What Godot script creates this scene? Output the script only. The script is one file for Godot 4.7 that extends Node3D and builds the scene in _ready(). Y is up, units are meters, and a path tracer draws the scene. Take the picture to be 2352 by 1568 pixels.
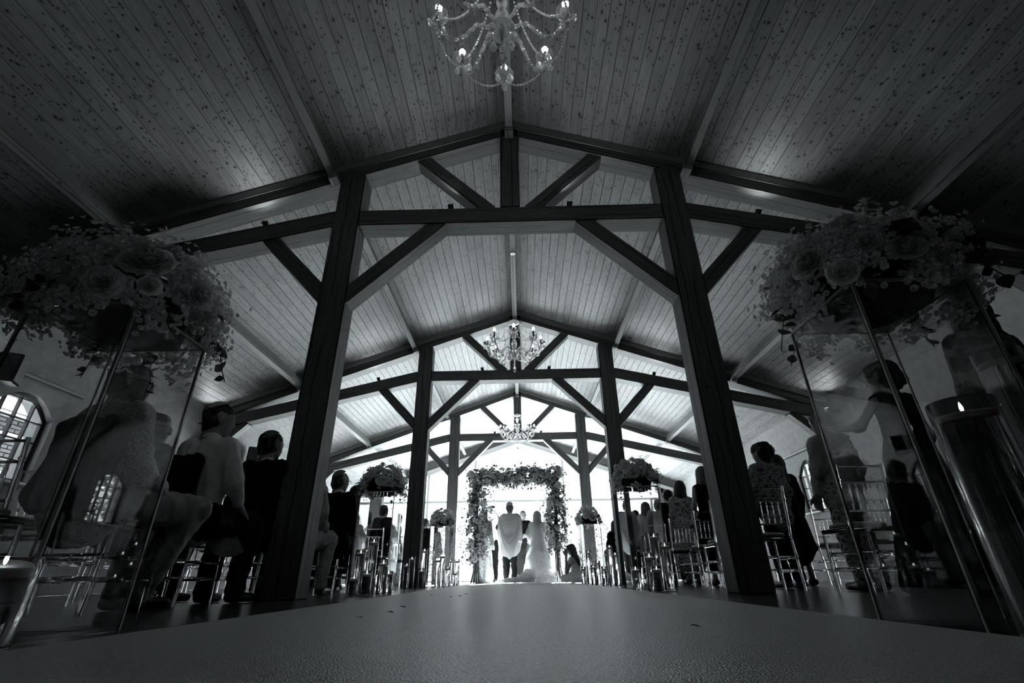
extends Node3D
# A wedding ceremony in a timber barn, seen from the floor of the aisle. World: the aisle runs along -z, floor at y = 0.

const Z1 := -4.35          # front faces of the three trusses in view
const DZ := 4.985
const ZT := [-4.35, -9.335, -14.32]
const ZG := -19.3          # glazed gable
const XW := 6.35           # inner faces of the side walls
const TD := 0.27           # depth of the truss timbers
const SL := 0.35           # roof slope
const RY := 5.60           # height of the roof boards at the ridge

var M := {}                # materials
var taken := {}            # names in use at top level
var rng := RandomNumberGenerator.new()

func _ready():
	set_camera_and_light()
	make_materials()
	build_shell()
	build_trusses()
	build_outside()
	build_chandeliers()
	build_furnishings()
	build_people()

func set_camera_and_light():
	var cam := Camera3D.new()
	cam.name = "camera"
	cam.fov = rad_to_deg(2.0 * atan(784.0 / 1085.49))
	cam.near = 0.03
	cam.far = 400.0
	cam.transform = Transform3D(Basis(Vector3.UP, 0.0141) * Basis(Vector3.RIGHT, 0.4615) * Basis(Vector3.BACK, -0.0146), Vector3(0.0616, 0.1513, 0.0))
	add_child(cam)
	cam.current = true
	var we := WorldEnvironment.new()
	we.name = "environment"
	var e := Environment.new()
	var sky := Sky.new()
	var sm := ProceduralSkyMaterial.new()
	sm.sky_top_color = Color(0.88, 0.94, 0.97)
	sm.sky_horizon_color = Color(0.96, 0.985, 1.0)
	sm.ground_bottom_color = Color(0.5, 0.52, 0.53)
	sm.ground_horizon_color = Color(0.8, 0.82, 0.83)
	sm.energy_multiplier = 1.0
	sky.sky_material = sm
	e.background_mode = Environment.BG_SKY
	e.sky = sky
	e.background_energy_multiplier = 3.4
	e.ambient_light_source = Environment.AMBIENT_SOURCE_DISABLED
	e.tonemap_mode = Environment.TONE_MAPPER_LINEAR
	e.tonemap_exposure = 1.4
	e.sdfgi_enabled = true
	e.ssao_enabled = true
	e.ssil_enabled = true
	we.environment = e
	add_child(we)
	var sun := DirectionalLight3D.new()
	sun.name = "sun"
	sun.light_color = Color(0.94, 0.985, 1.0)
	sun.light_energy = 74.0
	sun.light_angular_distance = 0.6
	sun.shadow_enabled = true
	sun.sky_mode = DirectionalLight3D.SKY_MODE_LIGHT_ONLY
	sun.rotation = Vector3(deg_to_rad(-29.0), deg_to_rad(180.0 - 9.0), 0.0)
	add_child(sun)

# ---------------------------------------------------------------- shapes

class Sh:
	var v := PackedVector3Array()
	var n := PackedVector3Array()
	var uv := PackedVector2Array()
	var ix := PackedInt32Array()
	func vert(p: Vector3, nn: Vector3, u := Vector2.ZERO) -> int:
		v.append(p); n.append(nn); uv.append(u)
		return v.size() - 1
	func tri(a: int, b: int, c: int):       # a, b, c run counter-clockwise seen from outside
		ix.append(a); ix.append(c); ix.append(b)
	func quad(a: int, b: int, c: int, d: int):
		tri(a, b, c); tri(a, c, d)
	func face(a: Vector3, b: Vector3, c: Vector3, d: Vector3, us := 1.0):
		var nn := (b - a).cross(d - a).normalized()
		var w := a.distance_to(b) * us
		var h := a.distance_to(d) * us
		quad(vert(a, nn, Vector2(0, 0)), vert(b, nn, Vector2(w, 0)), vert(c, nn, Vector2(w, h)), vert(d, nn, Vector2(0, h)))
	func box(t: Transform3D, s: Vector3, bev := 0.0, uo := Vector2.ZERO):
		# bevelled box; uv: u runs along local x, v across
		var h := s * 0.5
		var id := {}
		for ax in 3:
			for sg: float in [-1.0, 1.0]:
				var nn := Vector3.ZERO
				nn[ax] = sg
				var a1 := (ax + 1) % 3
				var a2 := (ax + 2) % 3
				for c in 4:
					var s1 := -1.0 if c == 0 or c == 3 else 1.0
					var s2 := -1.0 if c < 2 else 1.0
					var p := Vector3.ZERO
					p[ax] = sg * h[ax]
					p[a1] = s1 * (h[a1] - bev)
					p[a2] = s2 * (h[a2] - bev)
					var u := Vector2(p.x + uo.x, (p.z if ax == 1 else p.y) + uo.y + 0.37 * ax + 0.19 * sg)
					if ax == 0:
						u = Vector2(p.y * 0.15 + uo.x, p.z + uo.y)
					var k := [0, 0, 0]
					k[ax] = int(sg); k[a1] = int(s1); k[a2] = int(s2)
					id[[ax, k[0], k[1], k[2]]] = vert(t * p, (t.basis * nn).normalized(), u)
				var q := []
				for c in 4:
					var k := [0, 0, 0]
					k[ax] = int(sg)
					k[a1] = -1 if c == 0 or c == 3 else 1
					k[a2] = -1 if c < 2 else 1
					q.append(id[[ax, k[0], k[1], k[2]]])
				if sg > 0: quad(q[0], q[1], q[2], q[3])
				else: quad(q[3], q[2], q[1], q[0])
		if bev <= 0.0:
			return
		for ax in 3:                          # the edges along ax
			var a1 := (ax + 1) % 3
			var a2 := (ax + 2) % 3
			for s1: int in [-1, 1]:
				for s2: int in [-1, 1]:
					var k0 := [0, 0, 0]
					var k1 := [0, 0, 0]
					k0[ax] = -1; k1[ax] = 1
					k0[a1] = s1; k1[a1] = s1
					k0[a2] = s2; k1[a2] = s2
					var q := [id[[a1, k0[0], k0[1], k0[2]]], id[[a2, k0[0], k0[1], k0[2]]], id[[a2, k1[0], k1[1], k1[2]]], id[[a1, k1[0], k1[1], k1[2]]]]
					if s1 * s2 < 0: quad(q[0], q[1], q[2], q[3])
					else: quad(q[3], q[2], q[1], q[0])
		for a: int in [-1, 1]:
			for b: int in [-1, 1]:
				for c: int in [-1, 1]:
					var q := [id[[0, a, b, c]], id[[1, a, b, c]], id[[2, a, b, c]]]
					if a * b * c > 0: tri(q[0], q[1], q[2])
					else: tri(q[2], q[1], q[0])
	func beam(a: Vector3, b: Vector3, w: float, h: float, up := Vector3.UP, bev := 0.006, uo := Vector2.ZERO):
		# timber from a to b: w across, h along "up"
		var x := (b - a).normalized()
		var z := x.cross(up).normalized()
		var y := z.cross(x)
		box(Transform3D(Basis(x, y, z), (a + b) * 0.5), Vector3(a.distance_to(b), h, w), bev, uo)
	func tube(path: PackedVector3Array, rad: Array, sides := 8, caps := true):
		var t := (path[1] - path[0]).normalized()
		var u := t.cross(Vector3(0.31, 0.87, 0.38)).normalized()
		var base := v.size()
		var len := 0.0
		for i in path.size():
			var d := t
			if i > 0 and i < path.size() - 1: d = (path[i + 1] - path[i - 1]).normalized()
			elif i > 0: d = (path[i] - path[i - 1]).normalized()
			u = (u - d * u.dot(d)).normalized()
			var w := d.cross(u)
			var r: float = rad[mini(i, rad.size() - 1)]
			if i > 0: len += path[i].distance_to(path[i - 1])
			for k in sides:
				var an := TAU * k / sides
				var nn := u * cos(an) + w * sin(an)
				vert(path[i] + nn * r, nn, Vector2(len, float(k) / sides * 0.3))
		for i in path.size() - 1:
			for k in sides:
				var a := base + i * sides + k
				var b := base + i * sides + (k + 1) % sides
				quad(a, b, b + sides, a + sides)
		if caps:
			for e in 2:
				var i := 0 if e == 0 else path.size() - 1
				var dn := (path[0] - path[1]).normalized() if e == 0 else (path[i] - path[i - 1]).normalized()
				var c := vert(path[i], dn)
				var f := v.size()
				for k in sides: vert(v[base + i * sides + k], dn)
				for k in sides:
					if e == 0: tri(c, f + (k + 1) % sides, f + k)
					else: tri(c, f + k, f + (k + 1) % sides)
	func lathe(prof: Array, seg := 16, t := Transform3D.IDENTITY, lobes := 0, lobe := 0.0):
		# prof: Vector2(r, y) from the foot up the outside
		var m := prof.size()
		var ns := []
		for i in m - 1:
			var d: Vector2 = prof[i + 1] - prof[i]
			ns.append(Vector2(d.y, -d.x).normalized())
		for i in m - 1:
			var na: Vector2 = ns[i]
			var nb: Vector2 = ns[i]
			if i > 0 and ns[i].dot(ns[i - 1]) > 0.7: na = (ns[i] + ns[i - 1]).normalized()
			if i < m - 2 and ns[i].dot(ns[i + 1]) > 0.7: nb = (ns[i] + ns[i + 1]).normalized()
			var b := v.size()
			for k in seg + 1:
				var an := TAU * k / seg
				var cs := Vector2(cos(an), -sin(an))
				for e in 2:
					var p: Vector2 = prof[i + e]
					var q := na if e == 0 else nb
					var rr := p.x * (1.0 + lobe * cos(an * lobes))
					vert(t * Vector3(rr * cs.x, p.y, rr * cs.y), (t.basis * Vector3(q.x * cs.x, q.y, q.x * cs.y)).normalized(), Vector2(float(k) / seg, p.y))
			for k in seg:
				var a := b + k * 2
				if prof[i].x > 1e-6: tri(a, a + 2, a + 1)
				if prof[i + 1].x > 1e-6: tri(a + 1, a + 2, a + 3)
	func ball(c: Vector3, r: Vector3, rows := 6, seg := 8):
		var pr := []
		for i in rows + 1:
			var an := PI * i / rows - PI / 2
			pr.append(Vector2(maxf(cos(an), 0.0), sin(an)))
		pr[0].x = 0.0
		pr[rows].x = 0.0
		lathe(pr, seg, Transform3D(Basis.from_scale(r), c))
	func add(o: Sh, t: Transform3D):
		var b := v.size()
		for i in o.v.size():
			v.append(t * o.v[i]); n.append((t.basis * o.n[i]).normalized()); uv.append(o.uv[i])
		for i in o.ix: ix.append(i + b)
	func mesh() -> ArrayMesh:
		var a := []
		a.resize(Mesh.ARRAY_MAX)
		a[Mesh.ARRAY_VERTEX] = v; a[Mesh.ARRAY_NORMAL] = n; a[Mesh.ARRAY_TEX_UV] = uv; a[Mesh.ARRAY_INDEX] = ix
		var m := ArrayMesh.new()
		m.add_surface_from_arrays(Mesh.PRIMITIVE_TRIANGLES, a)
		return m

# ---------------------------------------------------------------- nodes

func numbered(called: String) -> String:
	if not taken.has(called):
		taken[called] = 0
		return called
	taken[called] += 1
	return "%s_%03d" % [called, taken[called]]

func tag(o: Node3D, label: String, category: String, group := ""):
	o.set_meta("label", label)
	o.set_meta("category", category)
	if group: o.set_meta("group", group)

func thing(called: String, at: Vector3, turn: float, label: String, category: String, group := "") -> Node3D:
	var o := Node3D.new()
	o.name = numbered(called)
	add_child(o)
	o.position = at
	o.rotation.y = turn
	tag(o, label, category, group)
	return o

func part(parent: Node3D, called: String, shape, mat: Material, at := Transform3D.IDENTITY, label := "") -> MeshInstance3D:
	var o := MeshInstance3D.new()
	o.name = called
	o.mesh = shape.mesh() if shape is Sh else shape
	o.material_override = mat
	o.transform = at
	if label: o.set_meta("label", label)
	if parent == self: o.name = numbered(called)
	parent.add_child(o, true)
	return o

func struct(called: String, shape = null, mat: Material = null) -> Node3D:
	var o: Node3D
	if shape: o = part(self, called, shape, mat)
	else:
		o = Node3D.new()
		o.name = numbered(called)
		add_child(o)
	o.set_meta("kind", "structure")
	return o

func stuff(parent: Node3D, called: String, mesh: Mesh, mat: Material, where: Array, label := "") -> MultiMeshInstance3D:
	var mm := MultiMesh.new()
	mm.transform_format = MultiMesh.TRANSFORM_3D
	mm.mesh = mesh
	mm.instance_count = where.size()
	for i in where.size(): mm.set_instance_transform(i, where[i])
	var o := MultiMeshInstance3D.new()
	o.name = called if parent != self else numbered(called)
	o.multimesh = mm
	o.material_override = mat
	o.set_meta("kind", "stuff")
	if label: o.set_meta("label", label)
	parent.add_child(o, true)
	return o

func copy(src: Node3D, at: Vector3, turn: float, label: String, group := "") -> Node3D:
	var r: Node3D = src.duplicate()
	r.name = numbered(String(src.name).rstrip("0123456789").trim_suffix("_"))
	add_child(r)
	r.position = at
	r.rotation.y = turn
	r.set_meta("label", label)
	if group: r.set_meta("group", group)
	return r

func box_at(c: Vector3, s: Vector3, bev := 0.0) -> Sh:
	var sh := Sh.new()
	sh.box(Transform3D(Basis.IDENTITY, c), s, bev)
	return sh

func roof_y(x: float) -> float:
	return RY - SL * absf(x)

# ---------------------------------------------------------------- materials

func mat(called: String, g: float, rough := 0.8, spec := 0.5) -> StandardMaterial3D:
	var m := StandardMaterial3D.new()
	m.resource_name = called
	m.albedo_color = Color(g, g, g)
	m.roughness = rough
	m.metallic_specular = spec
	M[called] = m
	return m

func tex(im: Image) -> ImageTexture:
	return ImageTexture.create_from_image(im)

func wood_image(w: int, h: int, sx: float, sy: float, seed: int, base: float, grain: float, knots: int, rows: int, cracks: int) -> Image:
	# grain along u; w x h pixels stand for sx x sy metres; knots and cracks are drawn where they lie in the wood
	var nz := FastNoiseLite.new()
	nz.seed = seed
	nz.frequency = 1.0
	nz.fractal_octaves = 3
	var n2 := FastNoiseLite.new()
	n2.seed = seed + 7
	n2.frequency = 1.0
	var val := PackedFloat32Array()
	val.resize(w * h)
	var rh := h / rows
	for y in h:
		var row := y / rh
		var tone := n2.get_noise_1d(row * 13.7 + 3.0) * 0.2
		for x in w:
			var fx := float(x) / w * sx
			var fy := float(y) / h * sy
			# both ends meet: blend two looks of the noise along u
			var k := float(x) / w
			var a := nz.get_noise_2d(fx * 1.3 + row * 31.0, fy * 95.0)
			var b := nz.get_noise_2d((fx - sx) * 1.3 + row * 31.0, fy * 95.0)
			var s := lerpf(a, b, k)
			val[y * w + x] = base * (1.0 + tone + grain * s)
	var r := RandomNumberGenerator.new()
	r.seed = seed
	for i in knots:
		var row := r.randi() % rows
		var cx := r.randf() * w
		var ry := r.randf_range(0.004, 0.010) * (1.5 if r.randf() < 0.15 else 1.0) * h / sy
		var rx := ry / h * sy / sx * w * r.randf_range(0.9, 1.9)
		var cy := row * rh + r.randf_range(0.14, 0.86) * rh
		var dk := r.randf_range(0.62, 0.9)
		var ring := 3.2
		for yy in range(int(cy - ry * ring), int(cy + ry * ring) + 1):
			if yy < row * rh or yy >= (row + 1) * rh or yy >= h: continue
			for xx in range(int(cx - rx * ring * 1.6), int(cx + rx * ring * 1.6) + 1):
				var px := posmod(xx, w)
				var d := sqrt(pow((xx - cx) / rx, 2) + pow((yy - cy) / ry, 2))
				if d < 1.0: val[yy * w + px] *= 1.0 - dk * clampf(1.3 - d, 0.0, 1.0)
				else: val[yy * w + px] *= 1.0 - 0.13 * exp(-(d - 1.0) * 1.2) * (0.6 + 0.4 * sin(d * 9.0))
	for i in cracks:
		var x := r.randf() * w
		var y := r.randf() * h
		var n := int(r.randf_range(0.3, 0.9) * w)
		for j in n:
			y += r.randf_range(-0.35, 0.35)
			var wd := 1.0 + 1.2 * sin(PI * j / n)
			for q in range(-2, 3):
				if absf(q) <= wd: val[posmod(int(y) + q, h) * w + posmod(int(x) + j, w)] *= 0.35 + 0.2 * absf(q)
	var data := PackedByteArray()
	data.resize(w * h)
	for i in w * h: data[i] = clampi(int(val[i] * 255.0), 0, 255)
	return Image.create_from_data(w, h, false, Image.FORMAT_L8, data)

func noise_tex(seed: int, freq: float, lo: float, hi: float, size := 256, octaves := 3, normal := false, bump := 4.0) -> NoiseTexture2D:
	var nz := FastNoiseLite.new()
	nz.seed = seed
	nz.frequency = freq
	nz.fractal_octaves = octaves
	var t := NoiseTexture2D.new()
	t.width = size
	t.height = size
	t.seamless = true
	t.noise = nz
	if normal:
		t.as_normal_map = true
		t.bump_strength = bump
	else:
		var g := Gradient.new()
		g.set_color(0, Color(lo, lo, lo))
		g.set_color(1, Color(hi, hi, hi))
		t.color_ramp = g
	return t

func wood_mat(called: String, im: Image, sx: float, sy: float, rough: float, tint: float) -> StandardMaterial3D:
	var m := mat(called, tint, rough, 0.4)
	m.albedo_texture = tex(im)
	m.uv1_scale = Vector3(1.0 / sx, 1.0 / sy, 1.0)
	return m

func glass(called: String, g: float, alpha: float, rough := 0.0, scale := 0.049) -> StandardMaterial3D:
	var m := mat(called, g, rough)
	m.transparency = BaseMaterial3D.TRANSPARENCY_ALPHA
	m.albedo_color.a = alpha
	m.refraction_enabled = true
	m.refraction_scale = scale
	return m

func cloth(called: String, g: float, rim := 0.0, folds := 1.0) -> StandardMaterial3D:
	var m := mat(called, g, 0.92, 0.25)
	m.uv1_triplanar = true
	m.uv1_scale = Vector3(3.0, 3.0, 3.0)
	m.normal_enabled = true
	m.normal_texture = M.fold_normal
	m.normal_scale = 0.5 * folds
	if rim > 0.0:
		m.rim_enabled = true
		m.rim = rim
		m.rim_tint = 0.4
	return m

func print_cloth(called: String, lo: float, hi: float, seed: int, freq: float, scale: float, kind := 0) -> StandardMaterial3D:
	# printed or woven pattern, two tones
	var nz := FastNoiseLite.new()
	nz.seed = seed
	nz.frequency = freq
	if kind == 1:
		nz.noise_type = FastNoiseLite.TYPE_CELLULAR
		nz.cellular_return_type = FastNoiseLite.RETURN_DISTANCE2_SUB
	else:
		nz.fractal_type = FastNoiseLite.FRACTAL_RIDGED
		nz.fractal_octaves = 2
		nz.domain_warp_enabled = true
		nz.domain_warp_amplitude = 40.0
		nz.domain_warp_frequency = freq * 1.3
	var t := NoiseTexture2D.new()
	t.width = 512
	t.height = 512
	t.seamless = true
	t.noise = nz
	var g := Gradient.new()
	g.offsets = PackedFloat32Array([0.0, 0.46, 0.54, 1.0])
	g.colors = PackedColorArray([Color(lo, lo, lo), Color(lo, lo, lo), Color(hi, hi, hi), Color(hi, hi, hi)])
	t.color_ramp = g
	var m := cloth(called, 1.0)
	m.albedo_texture = t
	m.uv1_scale = Vector3(scale, scale, scale)
	return m

func make_materials():
	var pine := wood_image(1024, 512, 2.5, 1.12, 11, 0.54, 0.3, 400, 8, 0)
	wood_mat("pine", pine, 2.5, 1.12, 0.55, 0.92)
	wood_mat("pine_beam", wood_image(512, 256, 2.4, 0.6, 23, 0.56, 0.22, 22, 1, 2), 2.4, 0.6, 0.6, 0.9)
	wood_mat("oak", wood_image(1024, 256, 3.2, 0.9, 5, 0.46, 0.5, 14, 1, 9), 3.2, 0.9, 0.62, 0.74)
	var fl := wood_image(512, 256, 2.0, 0.5, 41, 0.2, 0.35, 4, 1, 0)
	wood_mat("floor_wood", fl, 2.0, 0.5, 0.26, 1.0)
	M.fold_normal = noise_tex(3, 0.012, 0, 1, 256, 3, true, 9.0)
	mat("dark_panelling", 0.16, 0.7)
	mat("plaster", 0.52, 0.9).albedo_texture = noise_tex(9, 0.02, 0.88, 1.0)
	M.plaster.uv1_triplanar = true
	mat("white_paint", 0.82, 0.5)
	mat("grey_paint", 0.5, 0.6)
	mat("panel_grey", 0.44, 0.7).albedo_texture = noise_tex(12, 0.05, 0.75, 1.0)
	M.panel_grey.uv1_triplanar = true
	M.panel_grey.uv1_scale = Vector3(4, 0.3, 4)
	mat("dark_metal", 0.06, 0.4)
	mat("black", 0.02, 0.5)
	mat("steel", 0.6, 0.25).metallic = 1.0
	var cp := mat("carpet", 0.90, 0.34, 0.7)
	cp.albedo_texture = noise_tex(15, 0.09, 0.66, 1.0, 512, 5)
	cp.uv1_scale = Vector3(1.6, 1.6, 1)
	cp.normal_enabled = true
	cp.normal_texture = noise_tex(16, 0.2, 0, 1, 512, 4, true, 10.0)
	cp.normal_scale = 0.5
	cp.rim_enabled = true
	cp.rim = 1.0
	cp.rim_tint = 0.3
	glass("acrylic", 0.97, 0.0)
	glass("glass", 0.98, 0.0)
	glass("crystal", 1.0, 0.25, 0.04, 0.06)
	M.crystal.backlight_enabled = true
	M.crystal.backlight = Color(0.32, 0.32, 0.32)
	glass("cup_glass", 1.0, 0.1, 0.02, 0.05)
	glass("acrylic_edge", 0.96, 0.45, 0.35)
	glass("water", 0.96, 0.0, 0.0, 0.033)
	var pane := mat("pane", 0.9, 0.02)
	pane.transparency = BaseMaterial3D.TRANSPARENCY_ALPHA
	pane.albedo_color.a = 0.04
	var bulb := mat("bulb", 1.0, 0.4)
	bulb.emission_enabled = true
	bulb.emission = Color(0.96, 0.99, 1.0)
	bulb.emission_energy_multiplier = 6.0
	var fl2 := mat("flame", 1.0, 0.5)
	fl2.emission_enabled = true
	fl2.emission = Color(0.96, 0.99, 1.0)
	fl2.emission_energy_multiplier = 5.0
	mat("wax", 0.8, 0.6)
	M.wax.subsurf_scatter_enabled = true
	M.wax.subsurf_scatter_strength = 0.3

# ---------------------------------------------------------------- the room

func board_mesh(length: float, width: float, u0: float, row: int) -> ArrayMesh:
	# one tongue-and-groove board, face down, along z, with chamfered edges
	var sh := Sh.new()
	var h := width * 0.5
	var g := 0.0035
	var pr := [Vector2(-h + 0.0008, 0.02), Vector2(-h + 0.0008, 0.007), Vector2(-h + g + 0.001, 0.0), Vector2(h - g - 0.001, 0.0), Vector2(h - 0.0008, 0.007), Vector2(h - 0.0008, 0.02)]
	for i in pr.size() - 1:
		var a: Vector2 = pr[i]
		var b: Vector2 = pr[i + 1]
		var d := (b - a).normalized()
		var nn := Vector3(d.y, -d.x, 0)
		var va := (row + 0.5) * 0.14 + a.x * 0.96
		var vb := (row + 0.5) * 0.14 + b.x * 0.96
		var q0 := sh.vert(Vector3(a.x, a.y, -length / 2), nn, Vector2(u0, va))
		var q1 := sh.vert(Vector3(b.x, b.y, -length / 2), nn, Vector2(u0, vb))
		var q2 := sh.vert(Vector3(b.x, b.y, length / 2), nn, Vector2(u0 + length, vb))
		var q3 := sh.vert(Vector3(a.x, a.y, length / 2), nn, Vector2(u0 + length, va))
		sh.quad(q0, q1, q2, q3)
	return sh.mesh()

func build_shell():
	rng.seed = 77
	# ceiling: boards, purlins and the deck above them
	var ceil := struct("ceiling")
	var th := atan(SL)
	var wd := 0.14
	var zb := [3.2, ZT[0] - 0.13, ZT[1] - 0.13, ZT[2] - 0.13, ZG]
	for bay in 4:
		var len: float = zb[bay] - zb[bay + 1] - 0.004
		var var_mesh := []
		for k in 16: var_mesh.append(board_mesh(len, wd, rng.randf() * 2.5, k % 8))
		var last := Sh.new()
		for s: float in [-1.0, 1.0]:
			for i in 49:
				var d := (i + 0.5) * wd + 0.002
				if d * cos(th) > XW + 0.08: continue
				var bs := Basis(Vector3.BACK, -s * th)
				var t := Transform3D(bs, Vector3(s * d * cos(th), RY - d * sin(th), (zb[bay] + zb[bay + 1]) / 2))
				if bay < 3:
					part(ceil, "roof_board", var_mesh[rng.randi() % 16], M.pine, t)
				else:
					var arr: Array = var_mesh[rng.randi() % 16].surface_get_arrays(0)
					var o := Sh.new()
					o.v = arr[Mesh.ARRAY_VERTEX]; o.n = arr[Mesh.ARRAY_NORMAL]; o.uv = arr[Mesh.ARRAY_TEX_UV]; o.ix = arr[Mesh.ARRAY_INDEX]
					last.add(o, t)
		if bay == 3: part(ceil, "roof_boards", last, M.pine).set_meta("kind", "stuff")
		for px: float in [0.0, -2.25, 2.25, -4.62, 4.62]:
			var sh := Sh.new()
			var z0: float = zb[bay] - (0.0 if bay == 0 else TD / 2)
			var z1: float = zb[bay + 1] + TD / 2
			var up := Vector3(SL * signf(px), 1, 0).normalized()
			var hh := 0.24 if px != 0.0 else 0.27
			var c := Vector3(px, roof_y(px), 0) - up * (hh / 2 - 0.005)
			sh.beam(Vector3(c.x, c.y, z0), Vector3(c.x, c.y, z1), 0.1, hh, up, 0.004, Vector2(rng.randf() * 2, rng.randf()))
			part(ceil, "purlin", sh, M.pine_beam)
			if bay < 3:                        # bearing block under the purlin's end on the truss
				var bl := Sh.new()
				var q := c - up * (hh / 2 + 0.03)
				bl.beam(Vector3(q.x, q.y, ZT[bay] + 0.13), Vector3(q.x, q.y, ZT[bay] + 0.001), 0.115, 0.06, up, 0.003)
				part(ceil, "bearing_block", bl, M.pine_beam)
	var deck := Sh.new()
	for s: float in [-1.0, 1.0]:
		var a := Vector3(0, RY + 0.025, 0)
		var b := Vector3(s * (XW + 1.0), RY + 0.025 - SL * (XW + 1.0), 0)
		var up := Vector3(s * SL, 1, 0).normalized()
		deck.beam(a + up * 0.1 + Vector3(0, 0, (4.0 + ZG - 1.2) / 2), b + up * 0.1 + Vector3(0, 0, (4.0 + ZG - 1.2) / 2), 4.0 - ZG + 1.2, 0.2, up, 0.0)
	part(ceil, "roof_deck", deck, M.panel_grey)
	# floor: wide planks along the room
	var floor := struct("floor")
	part(floor, "subfloor", box_at(Vector3(0, -0.13, (4 + ZG) / 2), Vector3(2 * XW + 0.6, 0.2, 4 - ZG)), M.black)
	for i in 29:
		var x := -XW + (i + 0.5) * 0.438
		var sh := Sh.new()
		sh.box(Transform3D(Basis(Vector3(0, 0, 1), Vector3.UP, Vector3(-1, 0, 0)), Vector3(x, -0.0151, (3.6 + ZG) / 2)), Vector3(3.6 - ZG, 0.03, 0.4365), 0.0015, Vector2(rng.randf() * 2, rng.randf()))
		part(floor, "floor_plank", sh, M.floor_wood)
	# side walls, each with three arched windows
	for s: float in [-1.0, 1.0]:
		var wall := struct("wall_left" if s < 0 else "wall_right")
		var wz := [-5.75, -10.75, -15.75]
		var hw := 0.43
		var sill := 1.3
		var spring := 2.12
		var rise := 0.28
		var sh := Sh.new()
		var top := roof_y(XW) + 0.06
		var t := 0.32
		var cuts := [3.4]
		for z in wz: cuts.append_array([z + hw, z - hw])
		cuts.append(ZG)
		for i in cuts.size() - 1:
			var za: float = cuts[i]
			var zc: float = cuts[i + 1]
			if i % 2 == 0:
				sh.box(Transform3D(Basis.IDENTITY, Vector3(s * (XW + t / 2), top / 2, (za + zc) / 2)), Vector3(t, top, za - zc))
			else:
				sh.box(Transform3D(Basis.IDENTITY, Vector3(s * (XW + t / 2), sill / 2, (za + zc) / 2)), Vector3(t, sill, za - zc))
				var n := 10
				for k in n:
					var f0 := -1.0 + 2.0 * k / n
					var f1 := -1.0 + 2.0 * (k + 1) / n
					var y0 := spring + rise * (1 - f0 * f0)
					var y1 := spring + rise * (1 - f1 * f1)
					var zm := (za + zc) / 2
					var xi := s * XW
					var xo := s * (XW + t)
					var p := [Vector3(xi, y0, zm + f0 * hw), Vector3(xi, y1, zm + f1 * hw), Vector3(xi, top, zm + f1 * hw), Vector3(xi, top, zm + f0 * hw)]
					var q := [Vector3(xo, y0, zm + f0 * hw), Vector3(xo, y1, zm + f1 * hw), Vector3(xo, top, zm + f1 * hw), Vector3(xo, top, zm + f0 * hw)]
					if s < 0:
						sh.face(p[1], p[0], p[3], p[2]); sh.face(q[0], q[1], q[2], q[3]); sh.face(p[0], p[1], q[1], q[0])
					else:
						sh.face(p[0], p[1], p[2], p[3]); sh.face(q[1], q[0], q[3], q[2]); sh.face(p[1], p[0], q[0], q[1])
		part(wall, "plaster", sh, M.plaster)
		for z: float in wz:
			var led := Sh.new()
			led.box(Transform3D(Basis.IDENTITY, Vector3(s * (XW - 0.02), spring + rise + 0.17, z)), Vector3(0.1, 0.06, hw * 2 + 0.5), 0.01)
			part(wall, "lintel", led, M.grey_paint)
		for z: float in wz:
			var w := struct("window_%d" % (2 + wz.find(z) + (0 if s < 0 else 3)))
			w.position = Vector3(s * (XW + 0.12), 0, z)
			var fr := Sh.new()
			var bars := 3
			for k in bars + 2:
				var f := -1.0 + 2.0 * k / (bars + 1)
				var yt := spring + rise * (1 - f * f) - 0.01
				var bw := 0.05 if absf(f) > 0.99 else 0.018
				fr.box(Transform3D(Basis.IDENTITY, Vector3(0, (sill + yt) / 2, f * (hw - 0.025))), Vector3(0.05, yt - sill, bw))
			for k in 5:
				var y := sill + 0.025 + k * 0.25
				fr.box(Transform3D(Basis.IDENTITY, Vector3(0, y, 0)), Vector3(0.05, 0.018 if k else 0.05, hw * 2))
			var arc := PackedVector3Array()
			for k in 13:
				var f := -1.0 + 2.0 * k / 12
				arc.append(Vector3(0, spring + rise * (1 - f * f) - 0.02, f * hw))
			fr.tube(arc, [0.028], 6)
			part(w, "window_frame", fr, M.dark_metal)
			var g := Sh.new()
			for k in 10:
				var f0 := -1.0 + 2.0 * k / 10
				var f1 := -1.0 + 2.0 * (k + 1) / 10
				g.face(Vector3(0, sill, f0 * hw), Vector3(0, sill, f1 * hw), Vector3(0, spring + rise * (1 - f1 * f1), f1 * hw), Vector3(0, spring + rise * (1 - f0 * f0), f0 * hw))
			part(w, "pane", g, M.pane)
			part(w, "window_sill", box_at(Vector3(-s * 0.1, sill - 0.015, 0), Vector3(0.24, 0.04, hw * 2 + 0.1), 0.006), M.white_paint)
	# back wall behind the camera
	var bw := Sh.new()
	bw.box(Transform3D(Basis.IDENTITY, Vector3(0, 2.8, 3.4)), Vector3(2 * XW + 0.6, 5.9, 0.3))
	struct("wall_back", bw, M.dark_panelling)
	build_gable()

func gable_y(x: float) -> float:      # top of the glazing
	return 5.06 - 0.345 * absf(x)

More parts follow.
